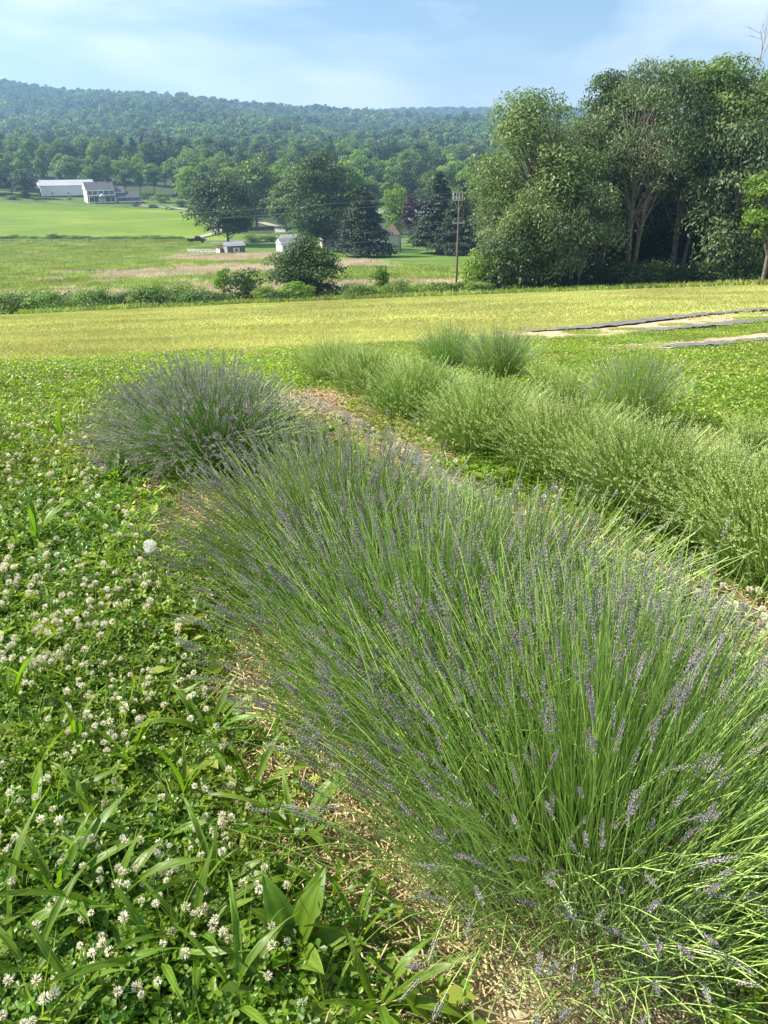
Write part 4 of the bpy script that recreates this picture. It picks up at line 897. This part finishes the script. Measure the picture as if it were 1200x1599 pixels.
place_tree(SAP, xat(353, 80), 80, 'small upright bright green sapling left of the dark bush', None, 0, .9, 1, 'sapling', 'sapling', .1)
place_tree(SAP, xat(593, 80), 80, 'small cone shaped bright green sapling right of the round bush', None, 2, .95, .9, 'sapling', 'sapling', .1)
shrub(388, 79.5, 'dark', 4.6, 3.0, 'dark low bush beside the bright sapling')
shrub(745, 79, 'bright', 3.6, 4.2, 'bright yellow green shrub right of the utility pole')
shrub(768, 80, 'bright', 3.6, 3.0, 'bright green shrub between the pole and the grove')
shrub(795, 78, 'dark', 6.0, 4.8, 'large dark shrub at the left foot of the grove')
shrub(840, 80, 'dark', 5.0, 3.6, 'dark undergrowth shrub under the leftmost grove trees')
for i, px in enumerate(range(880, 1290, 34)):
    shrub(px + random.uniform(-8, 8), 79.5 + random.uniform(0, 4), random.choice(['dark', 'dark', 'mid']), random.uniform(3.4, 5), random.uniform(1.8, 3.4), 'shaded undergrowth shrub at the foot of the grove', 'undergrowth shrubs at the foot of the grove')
hl = {'mid': 'mid green hedgerow shrub along the far edge of the yellow field', 'bright': 'bright green hedgerow shrub along the far edge of the yellow field', 'dark': 'dark green hedgerow shrub along the far edge of the yellow field'}
px = -90
while px < 770:
    kd = random.choices(['mid', 'bright', 'dark'], [5, 3, 2])[0]; u_ = (px - 600) / 1195 * .95; Y = float(edge_of_field(u_)) + random.uniform(3.4, 8.5)
    if not (462 < px < 510 or 335 < px < 400):
        big = 1.0 if px < 330 else .85
        o = shrub(px, Y, kd, random.uniform(2.4, 4.4) * big, random.uniform(1.1, 2.3) * big, hl[kd], 'hedgerow shrubs beyond the yellow field'); o['tint'] = {'mid': 'mid green', 'bright': 'bright green', 'dark': 'dark green'}[kd]
    px += random.uniform(11, 21)

# the valley trees
TB = [tree_meshes('mid', 20, 15, 46, 5700, .8, .65, .2, 1, .1, .17, seed=40), tree_meshes('mid', 20, 13, 40, 5100, .8, .65, .25, 1, .14, .17, seed=41), tree_meshes('bright', 20, 14, 42, 5100, .8, .65, .22, 1, .12, .17, seed=42),
      tree_meshes('dark', 20, 15, 48, 5400, .8, .65, .2, 1, .08, .17, seed=43), tree_meshes('mid', 20, 11, 36, 4500, .8, .65, .3, 1, .25, .17, seed=44)]
TW = [15, 13, 14, 15, 11]
SPR = [tree_meshes('needle', 16, 11, 170, 15000, .6, .5, .05, 1, .0, .15, seed=50, conical=True), tree_meshes('needle', 18, 9, 150, 13000, .6, .5, .05, 1, .0, .15, seed=51, conical=True)]
MAP = tree_meshes('dark', 22, 21, 120, 20000, .65, .65, .12, 1, .07, .13, seed=52)
MASS = tree_meshes('dark', 25, 22, 130, 20000, .65, .65, .08, 1, .0, .13, seed=54)
PLM = tree_meshes('purple', 14.5, 8, 46, 4200, .5, .65, .18, 1, .2, .16, seed=53)
def big(ms, px, Y, h, w, h0, w0, label, name='tree', group=None):
    return place_tree(ms, xat(px, Y), Y, label, group, random.uniform(0, 6), w / w0, h / h0, name, 'tree', .2)
big(MAP, 357, 250, 22, 21, 22, 21, 'huge dark maple behind the two small sheds, trunk visible below', 'maple_tree')
big(MASS, 507, 226, 25, 20.5, 25, 22, 'massive dark tree behind the round bush, left of the spruce')
big(SPR[0], 567, 193, 17, 14.0, 16, 11, 'dark broad spruce left of the cream outbuilding', 'spruce_tree')
big(PLM, 645, 236, 15.0, 7.5, 14.5, 8, 'purple leaved plum tree with short trunk right of the cream outbuilding', 'plum_tree')
big(SPR[1], 684, 208, 20.5, 14.5, 18, 9, 'tall dark spruce right of the purple tree', 'spruce_tree')
big(SPR[0], 718, 200, 17, 14, 16, 11, 'shorter spruce directly behind the utility pole', 'spruce_tree')
big(SPR[1], 746, 212, 18, 13, 18, 9, 'spruce behind the left flank of the grove', 'spruce_tree')
big(TB[2], 619, 245, 18.5, 8.5, 20, 14, 'narrow mid green tree behind the cream outbuilding')
big(TB[1], 448, 300, 19, 14, 20, 13, 'mid green tree between the maple and the massive dark tree')
big(TB[0], 402, 325, 27, 20, 20, 15, 'tall lighter green tree rising behind the maple')
big(TB[0], 470, 330, 25, 18, 20, 15, 'tree behind the massive dark one, left shoulder')
big(TB[2], 299, 425, 19, 13, 20, 14, 'small bright tree left of the maple by the driveway')
big(TB[3], 330, 320, 21, 16, 20, 15, 'dark tree touching the left side of the maple')
big(TB[1], 556, 290, 22, 9, 20, 13, 'pale green narrow tree behind the spruce')
# belts of woodland trees, several rows deep
ORD = 'leftmost,second,third,fourth,fifth,sixth,seventh,eighth,ninth,tenth,eleventh,twelfth,thirteenth,fourteenth,fifteenth,sixteenth,seventeenth,eighteenth,nineteenth,twentieth,twenty first,twenty second,twenty third,twenty fourth,twenty fifth,twenty sixth,twenty seventh,twenty eighth,twenty ninth,thirtieth,thirty first,thirty second,thirty third,thirty fourth,thirty fifth,thirty sixth,thirty seventh,thirty eighth,thirty ninth,fortieth,forty first,forty second,forty third,forty fourth,forty fifth,forty sixth,forty seventh,forty eighth,forty ninth,fiftieth,fifty first,fifty second,fifty third,fifty fourth,fifty fifth,fifty sixth,fifty seventh,fifty eighth,fifty ninth,sixtieth'.split(',')
def order_labels(group, text):
    m = sorted([o for o in COL.objects if o.get('group') == group], key=lambda o: o.location.x / o.location.y)
    for i, o in enumerate(m):
        c = o.get('tint', ''); o['label'] = (ORD[i] + (' from the left ' if i else ' ') + text).replace('TINT', c).replace('  ', ' ')
def belt(Y0, Y1, px0, px1, step, kinds, hr, label, group, wr=(10, 16)):
    px = px0
    while px < px1:
        Y = random.uniform(Y0, Y1); v = random.choice(kinds); h = random.uniform(*hr); w = random.uniform(*wr)
        big(TB[v], px + random.uniform(-4, 4), Y, h, w, 20, TW[v], label, 'woodland_tree', group); px += step * random.uniform(.75, 1.25)
belt(462, 480, -30, 290, 24, [0, 1, 2, 4, 4], (17, 23), 'green tree standing close behind the white barn and house', 'trees directly behind the farmhouse', (9, 14))
belt(510, 540, -40, 300, 22, [0, 1, 2, 3], (21, 28), 'leafy tree in the second line of woods behind the barn', 'second line of trees behind the farmhouse')
belt(590, 640, -50, 320, 24, [0, 1, 3], (19, 24), 'tree in the back line of woods on the left', 'back line of trees on the left', (13, 18))
belt(420, 450, -30, 40, 26, [0, 3], (14, 17), 'tree at the far left edge beside the yard', 'trees at the far left edge of the yard')
belt(355, 390, 310, 740, 26, [0, 1, 2, 3], (19, 24), 'leafy tree in the front line of the central woods', 'front line of the central woods')
belt(430, 470, 300, 800, 24, [0, 1, 2, 3], (22, 27), 'leafy tree in the middle line of the central woods', 'middle line of the central woods', (12, 18))
belt(540, 590, 300, 850, 24, [0, 1, 2, 3], (20, 26), 'tree in the back line of the central woods', 'back line of the central woods', (13, 18))
belt(680, 740, 250, 880, 24, [0, 1, 3], (18, 22), 'tree in the farthest line of woods below the ridge', 'farthest line of woods below the ridge', (14, 19))
belt(300, 420, 790, 1260, 30, [0, 3, 1], (16, 22), 'tree glimpsed behind the grove on the right', 'trees glimpsed behind the grove')
for i, px in enumerate([196, 212, 228, 243, 257, 270, 283]):
    big(SPR[1], px, 560 + (i % 3) * 8, random.uniform(22, 25), 13, 18, 9, 'dark conifer in the tight group of pines above the farmhouse', 'pine_tree', 'dark pines above the farmhouse')
for g_, t_ in [('trees directly behind the farmhouse', 'of the green trees close behind the barn and farmhouse'), ('second line of trees behind the farmhouse', 'tree in the second line of woods behind the barn'),
               ('back line of trees on the left', 'tree in the back line of woods at the left'), ('trees at the far left edge of the yard', 'of the trees at the far left edge of the yard'), ('front line of the central woods', 'tree in the front line of the central woods'),
               ('middle line of the central woods', 'tree in the middle line of the central woods'), ('back line of the central woods', 'tree in the back line of the central woods'), ('farthest line of woods below the ridge', 'tree in the farthest line of woods below the ridge'),
               ('trees glimpsed behind the grove', 'of the trees glimpsed behind the grove'), ('dark pines above the farmhouse', 'pine in the tight dark group above the farmhouse'), ('hedgerow shrubs beyond the yellow field', 'hedgerow shrub beyond the yellow field edge, TINT foliage'),
               ('undergrowth shrubs at the foot of the grove', 'shaded undergrowth shrub at the foot of the grove')]: order_labels(g_, t_)
# wooded ridge
FT = [tree_meshes('far', 15, 13, 16, 260, 2.6, .8, .2, 1, .1, .24, seed=60 + k)[2] for k in range(5)]
c_ft = source_collection('far_tree_source', FT)
x, y = jgrid(-1450, 1000, 780, 2060, 8.8); u = x / y; k = (np.abs(u) < .62) & (rng.random(len(x)) < .95) & (u < .35)
x, y = x[k], y[k]; n = len(x)
s = rng.uniform(.4, 1.05, n) * (1 + .25 * np.sin(x / 60.0) * np.sin(y / 45.0)); sc = np.stack([s, s, s * rng.uniform(.8, 1.5, n)], 1)
tagit(scatter('ridge_forest', np.stack([x, y, T(x, y) - 1.5], 1), np.stack([rng.normal(0, .05, n), rng.normal(0, .05, n), rng.uniform(0, 6.28, n)], 1), sc, rng.integers(0, 5, n), c_ft), kind='stuff')
x, y = jgrid(-600, 800, 2700, 3120, 16.0); u = x / y; k = (u > -.15) & (u < .3); x, y = x[k], y[k]; n = len(x); s = rng.uniform(1.0, 1.7, n)
tagit(scatter('far_ridge_forest', np.stack([x, y, T(x, y) - 1.5], 1), np.stack([np.zeros(n), np.zeros(n), rng.uniform(0, 6.28, n)], 1), np.stack([s] * 3, 1), rng.integers(0, 5, n), c_ft), kind='stuff')

# ------------------------------------------------------------------ buildings
def window(parent, x_, yf, z_, w, h, shut=False, nrm_x=0):
    """window on a front face (normal -y) at local x_, face y yf"""
    f = boxpart('window', parent, M['white'], (w + .24, .08, h + .24), (x_, yf - .04, z_)); boxpart('pane', f, M['glass'], (w, .03, h), (0, -.05, 0))
    boxpart('mullion', f, M['white'], (w, .02, .07), (0, -.075, 0))
    if shut:
        for s in (-1, 1): boxpart('shutter', parent, M['shutter'], (w * .45, .06, h + .1), (x_ + s * (w / 2 + .12 + w * .24), yf - .03, z_))
def roof(parent, name, m, dx, dy, h, loc, over=.35):
    V, Fs = gable(dx, dy, h, over); return obj(name, mesh(name, [(V, Fs[0], 0), (V, Fs[1], 0)], [m]), parent, loc)
def gable_end(parent, m, dy, h, x_, z_, th=.1):
    V = np.array([[-th / 2, -dy / 2, 0], [-th / 2, dy / 2, 0], [-th / 2, 0, h], [th / 2, -dy / 2, 0], [th / 2, dy / 2, 0], [th / 2, 0, h]])
    return obj('gable_wall', mesh('gable_wall', [(V, np.array([[0, 2, 1], [3, 4, 5]]), 0), (V, np.array([[0, 1, 4, 3], [1, 2, 5, 4], [2, 0, 3, 5]]), 0)], [m]), parent, (x_, 0, z_))
def base_at(px, Y): x_ = xat(px, Y); return (x_, Y, Tz(x_, Y))
# farmhouse
b = base_at(157, 420); hs = empty('farmhouse', (b[0], b[1], b[2] - .2), R(30)); tagit(hs, 'white two storey farmhouse with dark roof, front porch and low right wing', 'house')
boxpart('wall', hs, M['white'], (13.5, 9, 6.4), (0, 0, 3.2)); roof(hs, 'roof', M['roofgrey'], 13.5, 9, 3.4, (0, 0, 6.42)); gable_end(hs, M['white'], 8.8, 3.2, -7.15, 6.4)
for x_ in (-5.3, -2.7, 0, 2.7, 5.3): window(hs, x_, -4.5, 4.9, 1.0, 1.6, True)
for x_ in (-5.3, -2.9, 2.9, 5.2): window(hs, x_, -4.5, 1.7, 1.1, 1.8, True)
boxpart('door', hs, M['white'], (1.2, .08, 2.2), (0, -4.55, 1.1))
p = boxpart('porch_roof', hs, M['roofgrey'], (13.4, 2.4, .18), (0, -5.7, 3.15), (R(9), 0, 0))
for x_ in (-6.3, -4, -1.3, 1.3, 4, 6.3): boxpart('porch_post', hs, M['white'], (.22, .22, 3.0), (x_, -6.6, 1.45))
V, Fs = gable(2.6, 2.6, 1.2, .15); obj('porch_gable', mesh('porch_gable', [(V, Fs[0], 0), (V, Fs[1], 0)], [M['white']]), hs, (0, -6.1, 3.3), (0, 0, R(90)))
boxpart('wall', hs, M['white'], (5.5, 7, 5.2), (9.5, .6, 2.6)); roof(hs, 'roof', M['roofgrey'], 5.5, 7, 2.4, (9.5, .6, 5.22))
for x_ in (8.0, 9.6, 11.1): window(hs, x_, -2.9, 4.1, .8, 1.2, False)
boxpart('wall', hs, M['white'], (10.5, 6, 2.9), (13.5, -2.0, 1.45)); roof(hs, 'roof', M['roofgrey'], 10.5, 6, 2.2, (13.5, -2.0, 2.92))
for x_ in (9.8, 13.2, 17.0): window(hs, x_, -5.0, 1.6, 1.7, 1.5, True)
boxpart('chimney', hs, M['rust'], (.9, .9, 1.6), (4.2, .6, 10.0))
# barn
b = base_at(106, 446); bn = empty('pole_barn', (b[0], b[1], b[2] - .1), R(28)); tagit(bn, 'long white metal barn with pale roof and open dark left end, left of the farmhouse', 'barn')
boxpart('wall', bn, M['whitemetal'], (27, 10, 5.4), (0, 0, 2.7)); roof(bn, 'roof', M['roofpale'], 27, 10, 2.6, (0, 0, 5.42), .4); gable_end(bn, M['white'], 9.8, 2.4, -13.98, 5.4, .1)
boxpart('door', bn, M['darkvoid'], (.1, 6.5, 4.4), (-13.56, 0, 2.2))  # flat dark panel, its colour stands in for shade inside the open end
for x_ in (-8, 0, 8): window(bn, x_, -5, 1.6, .9, .6)
boxpart('foundation', bn, M['oldboard'], (27.1, 10.1, .5), (0, 0, .2))
# shed
b = base_at(367, 208); sh = empty('garden_shed', b, R(28)); tagit(sh, 'dark grey green shed with a white shuttered window, in front of the maple', 'shed')
boxpart('wall', sh, M['shedgreen'], (4.6, 3.4, 2.3), (0, 0, 1.15)); boxpart('end_wall', sh, M['rooflight'], (.06, 3.3, 2.3), (-2.34, 0, 1.16)); roof(sh, 'roof', M['rooflight'], 4.6, 3.4, .9, (0, 0, 2.31), .2); gable_end(sh, M['rooflight'], 3.3, .8, -2.53, 2.31, .05)  # left end wall and gable paler: sunlit side put into the colour
f = boxpart('window', sh, M['white'], (.9, .06, 1.0), (0, -1.74, 1.3)); boxpart('pane', f, M['glass'], (.62, .03, .72), (0, -.04, 0))
for s in (-1, 1): boxpart('shutter', sh, M['white'], (.3, .05, 1.0), (s * .66, -1.735, 1.3))
b = base_at(347, 209); s2 = empty('small_shed', b, R(40)); tagit(s2, 'tiny weathered shed with white side left of the grey green shed', 'shed')
boxpart('wall', s2, M['oldboard'], (2.0, 2.0, 1.5), (0, 0, .75)); boxpart('end_wall', s2, M['white'], (.06, 2, 1.5), (-1.04, 0, .76)); roof(s2, 'roof', M['roofbrown'], 2.0, 2.0, .6, (0, 0, 1.51), .12)
# cream outbuilding
b = base_at(613, 214); ob = empty('outbuilding', b, R(-8)); tagit(ob, 'cream outbuilding with brown hipped roof beside the dark spruce', 'outbuilding')
boxpart('wall', ob, M['beige'], (4.2, 4.2, 4.6), (0, 0, 2.3)); V = np.array([[-2.5, -2.5, 0], [2.5, -2.5, 0], [2.5, 2.5, 0], [-2.5, 2.5, 0], [0, 0, 2.6]])
obj('roof', mesh('hip_roof', [(V, np.array([[0, 1, 4], [1, 2, 4], [2, 3, 4], [3, 0, 4]]), 0), (V, np.array([[0, 3, 2, 1]]), 0)], [M['roofbrown']]), ob, (0, 0, 4.62))
boxpart('door', ob, M['oldboard'], (.06, 1.4, 2.2), (2.14, 0, 1.1))
# white cottage
b = base_at(448, 222); ct = empty('cottage', b, R(35)); tagit(ct, 'low white cottage partly hidden behind the round bush', 'cottage')
ct.scale = (.7, .7, .8)
boxpart('wall', ct, M['white'], (6.5, 5, 2.6), (0, 0, 1.3)); roof(ct, 'roof', M['rooflight'], 6.5, 5, 1.7, (0, 0, 2.61), .3); gable_end(ct, M['white'], 4.8, 1.5, -3.6, 2.6, .06)
for x_ in (-2, 0, 2): window(ct, x_, -2.5, 1.4, .8, 1.0)
b = base_at(455, 238); c2 = empty('cottage', b, R(20), .72); tagit(c2, 'larger white house with pale grey roof behind the low cottage', 'house')
boxpart('wall', c2, M['white'], (8, 6, 3.4), (0, 0, 1.7)); roof(c2, 'roof', M['rooflight'], 8, 6, 1.8, (0, 0, 3.41), .3); window(c2, -2, -3, 1.7, 1, 1.2); window(c2, 1.5, -3, 1.7, 1, 1.2)
for px, Y, lb, h in [(597, 300, 'house with grey roof peeping between trees above the spruce', 6.5), (662, 300, 'pale roofed building behind the purple tree top', 6.5), (530, 232, 'small white building behind the trunks of the massive dark tree', 3.2)]:
    b = base_at(px, Y); c3 = empty('house', b, R(15)); tagit(c3, lb, 'house'); boxpart('wall', c3, M['beige'], (10, 7, h), (0, 0, h / 2)); roof(c3, 'roof', M['rooflight'], 10, 7, 2.4, (0, 0, h + .01)); window(c3, -2.5, -3.5, h * .5, 1.1, 1.4); window(c3, 2.5, -3.5, h * .5, 1.1, 1.4)
# white rail fence
A = base_at(293, 214); B_ = base_at(338, 208); fe = empty('rail_fence', A, 0); tagit(fe, 'white wooden rail fence running towards the small sheds', 'fence')
npost = 8; Q = []
for i in range(npost):
    t = i / (npost - 1); x_ = A[0] + (B_[0] - A[0]) * t; y_ = A[1] + (B_[1] - A[1]) * t; Q.append((x_, y_, Tz(x_, y_))); boxpart('post', fe, M['white'], (.16, .16, 1.35), (x_ - A[0], y_ - A[1], Q[-1][2] - A[2] + .6))
for i in range(npost - 1):
    p0, p1 = Vector(Q[i]) - Vector(A), Vector(Q[i + 1]) - Vector(A); d = p1 - p0
    for zz in (.35, .7, 1.08): 
        o = boxpart('rail', fe, M['white'], (d.length - .17, .05, .14), tuple((p0 + p1) / 2 + Vector((0, 0, zz)))); o.rotation_mode = 'QUATERNION'; o.rotation_quaternion = Vector((1, 0, 0)).rotation_difference(d)
# field post by the road
b = base_at(141, 256); o = boxpart('marker_post', None, M['polewood'], (.2, .2, 2.6), (b[0], b[1], b[2] + 1.2)); tagit(o, 'thin dark post standing by the road below the pasture', 'post')

# vehicles
def car(px, Y, rz, paint, label, kind='car'):
    b = base_at(px, Y); e = empty('parked_' + ('truck' if kind == 'truck' else 'car'), (b[0], b[1], b[2] + .05), rz); tagit(e, label, 'pickup truck' if kind == 'truck' else 'car')
    if kind == 'truck': prof = [(-2.9, .5), (2.8, .5), (2.85, 1.0), (1.6, 1.15), (1.0, 1.85), (-.4, 1.9), (-.6, 1.2), (-2.9, 1.2)]; wx = (-1.8, 1.8); glass = [(1.35, 1.2), (.95, 1.75), (-.25, 1.8), (-.3, 1.2)]
    else: prof = [(-2.3, .4), (2.2, .4), (2.3, .8), (1.3, .95), (.6, 1.45), (-1.0, 1.48), (-1.8, 1.0), (-2.3, .9)]; wx = (-1.4, 1.4); glass = [(1.1, .98), (.5, 1.38), (-.95, 1.4), (-1.5, 1.0)]
    def ext(pr, w, m, nm, par):
        n_ = len(pr); V = np.array([(x_, -w / 2, z_) for x_, z_ in pr] + [(x_, w / 2, z_) for x_, z_ in pr]); F4 = np.array([[i, (i + 1) % n_, n_ + (i + 1) % n_, n_ + i] for i in range(n_)])
        return obj(nm, mesh(nm, [(V, F4, 0), (V, np.array([list(range(n_))[::-1], list(range(n_, 2 * n_))]), 0)], [m]), par)
    ext(prof, 1.8, paint, 'body', e); ext(glass, 1.83, M['glass'], 'side_window', e)
    th = np.linspace(0, 2 * np.pi, 13)[:-1]
    for x_ in wx:
        for s in (-1, 1):
            P = np.array([[[x_, s * .92 - .12, .36], [x_, s * .92 + .12, .36]]]); V, F = tubes(P, np.array([.36, .36]), 12)
            V = np.concatenate([V, [[x_, s * .92 - .12, .36], [x_, s * .92 + .12, .36]]]); k_ = np.arange(12); capA = np.stack([k_, (k_ + 1) % 12, np.full(12, 24)], 1); capB = np.stack([12 + k_, 12 + (k_ + 1) % 12, np.full(12, 25)], 1)
            obj('wheel', mesh('wheel', [(V, F, 0), (V, np.concatenate([capA, capB]), 0)], [M['tyre']]), e)
    return e
car(308, 262.5, R(4), M['truckpaint'], 'dark pickup truck parked on the road left of the maple', 'truck')
car(240, 404, R(10), M['greypaint'], 'dark grey car parked right of the farmhouse wing'); car(265, 398, R(-5), M['whitepaint'], 'pale car parked farthest right on the farmhouse drive')
car(219, 425, R(15), M['whitepaint'], 'white vehicle half hidden behind the farmhouse wing')
b = base_at(62, 412); e = empty('farm_trailer', b, R(12)); tagit(e, 'rusty flatbed trailer on the grass left of the barn', 'trailer'); boxpart('bed', e, M['rust'], (5.5, 2, .3), (0, 0, .8)); boxpart('load', e, M['oldboard'], (2.2, 1.4, .7), (-1, 0, 1.3))
for x_ in (-1.5, 1.5):
    for s in (-1, 1):
        V, F = tubes(np.array([[[x_, s * 1.05 - .1, .35], [x_, s * 1.05 + .1, .35]]]), np.array([.35, .35]), 12); obj('wheel', mesh('wheel', [(V, F, 0)], [M['tyre']]), e)
for px, Y, w, h, kd, lb in [(40, 425, 6, 2.6, 'dark', 'dark thicket beside the trailer at the left of the yard'), (65, 440, 7, 4, 'dark', 'dark bush at the open end of the barn'), (20, 415, 8, 2.2, 'mid', 'low brush at the far left of the yard'), (110, 428, 4, 1.5, 'mid', 'small weedy bush in front of the barn'), (213, 409, 5, 1.3, 'dark', 'low dark shrub at the end of the farmhouse wing'), (226, 445, 9, 4, 'mid', 'green bush behind the farmhouse wing'), (255, 430, 10, 5, 'mid', 'bushy growth behind the parked cars'), (285, 415, 8, 3, 'dark', 'dark bush at the right end of the farmhouse drive')]:
    shrub(px, Y, kd, w, h, lb)
# roadside hedge beyond the road, one shrub after another
px = -60
while px < 296:
    shrub(px, 272 + random.uniform(-1, 1.5), random.choice(['mid', 'dark', 'mid']), random.uniform(4, 6.5), random.uniform(1.0, 1.9), 'low green shrub in the hedge line along the valley road', 'shrubs in the roadside hedge line'); px += random.uniform(12, 20)
order_labels('shrubs in the roadside hedge line', 'low shrub in the hedge line along the valley road')
for px, Y, w, h in [(395, 262, 7, 2.6), (420, 266, 7, 2.2), (445, 270, 9, 3), (470, 275, 9, 3.5)]:
    shrub(px, Y, 'mid', w, h, 'low green bush by the lane right of the maple', 'bushes by the lane')
order_labels('bushes by the lane', 'of the low bushes by the lane right of the maple')

# ------------------------------------------------------------------ utility pole and wires
def pole(x_, y_, label, hp=10.0):
    z_ = Tz(x_, y_); e = empty('utility_pole', (x_, y_, z_), R(-4)); tagit(e, label, 'utility pole')
    P = np.zeros((1, 4, 3)); P[0, :, 2] = np.linspace(-.5, hp, 4); V, F = tubes(P, np.linspace(.14, .09, 4), 10); obj('mast', mesh('mast', [(V, F, 0)], [M['polewood']], True), e)
    boxpart('crossarm', e, M['palewood'], (1.1, .12, .16), (-.12, -.14, hp - .72)); 
    boxpart('crossarm', e, M['palewood'], (1.1, .12, .10), (-.12, -.14, hp + .02))
    for x__ in (-.6, -.3, 0, .3): 
        V, F = tubes(np.array([[[x__, -.14, hp - .64], [x__, -.14, hp - .5], [x__, -.14, hp - .3], [x__, -.14, hp - .04]]]), np.array([.05, .09, .05, .07]), 8); obj('insulator', mesh('insulator', [(V, F, 0)], [M['porcelain']], True), e)
    for s in (-1, 1):
        V, F = tubes(np.array([[[s * .45 - .1, -.16, hp - .8], [0, -.13, hp - 1.8]]]), np.array([.03, .03]), 5); obj('brace', mesh('brace', [(V, F, 0)], [M['palewood']]), e)
    boxpart('lower_crossarm', e, M['palewood'], (1.3, .1, .14), (0, -.14, hp - 2.95))
    for x__ in (-.55, .55): boxpart('spool', e, M['porcelain'], (.12, .12, .16), (x__, -.14, hp - 2.8))
    return e, z_
px_ = xat(712, 85); pole(px_, 85, 'tall wooden utility pole with pale crossarms and insulators behind the field edge', 10.2)
lx, ly = -66, 92; pole(lx, ly, 'matching utility pole beyond the left frame edge', 9.5); rx_, ry_ = 62, 92
pole(rx_, ry_, 'utility pole hidden beyond the right frame edge', 10)
def wire(a, b, sag, label, n=40, r=.011):
    t = np.linspace(0, 1, n)[:, None]; P = np.array(a) * (1 - t) + np.array(b) * t; P[:, 2] -= sag * 4 * (t * (1 - t))[:, 0]
    V, F = tubes(P[None], np.full(n, r), 4); o = obj('power_line', mesh('power_line', [(V, F, 0)], [M['wire']])); tagit(o, label, 'power line')
zp, zl, zr_ = Tz(px_, 85), Tz(lx, ly), Tz(rx_, ry_)
wire((px_ - .6, 84.86, zp + 10.15), (lx, ly - .14, zl + 9.5), 1.0, 'uppermost of the overhead wires running left from the pole')
wire((px_ - .3, 84.86, zp + 9.6), (lx + .3, ly - .14, zl + 8.9), 1.1, 'second overhead wire running left from the pole top')
wire((px_ - .65, 84.86, zp + 7.3), (lx, ly - .14, zl + 5.4), 1.2, 'upper of the two lower overhead wires running left')
wire((px_, 84.86, zp + 6.4), (lx, ly - .14, zl + 4.7), 1.2, 'lowest overhead wire crossing above the meadow')
wire((px_ + .3, 84.86, zp + 10.15), (rx_, ry_, zr_ + 9.9), 1.0, 'upper overhead wire running right from the pole into the grove')
wire((px_ + .65, 84.86, zp + 7.3), (rx_, ry_, zr_ + 7), 1.2, 'lower overhead wire running right from the pole into the grove')

# ------------------------------------------------------------------ haze
V, F = cuboid(5600, 4400, 300, (0, 1500, 300 / 2 - 45))
hz = bpy.data.materials.new('haze_air'); hz.use_nodes = True; t = hz.node_tree; t.nodes.clear(); o_ = nn(t, 'ShaderNodeOutputMaterial'); pv = nn(t, 'ShaderNodeVolumePrincipled')
pv.inputs['Color'].default_value = (0.36, 0.62, 1.0, 1); pv.inputs['Density'].default_value = 0.00028; pv.inputs['Anisotropy'].default_value = 0.3
t.links.new(pv.outputs[0], o_.inputs['Volume'])
tagit(obj('haze', mesh('haze', [(V, F, 0)], [hz])), kind='stuff')
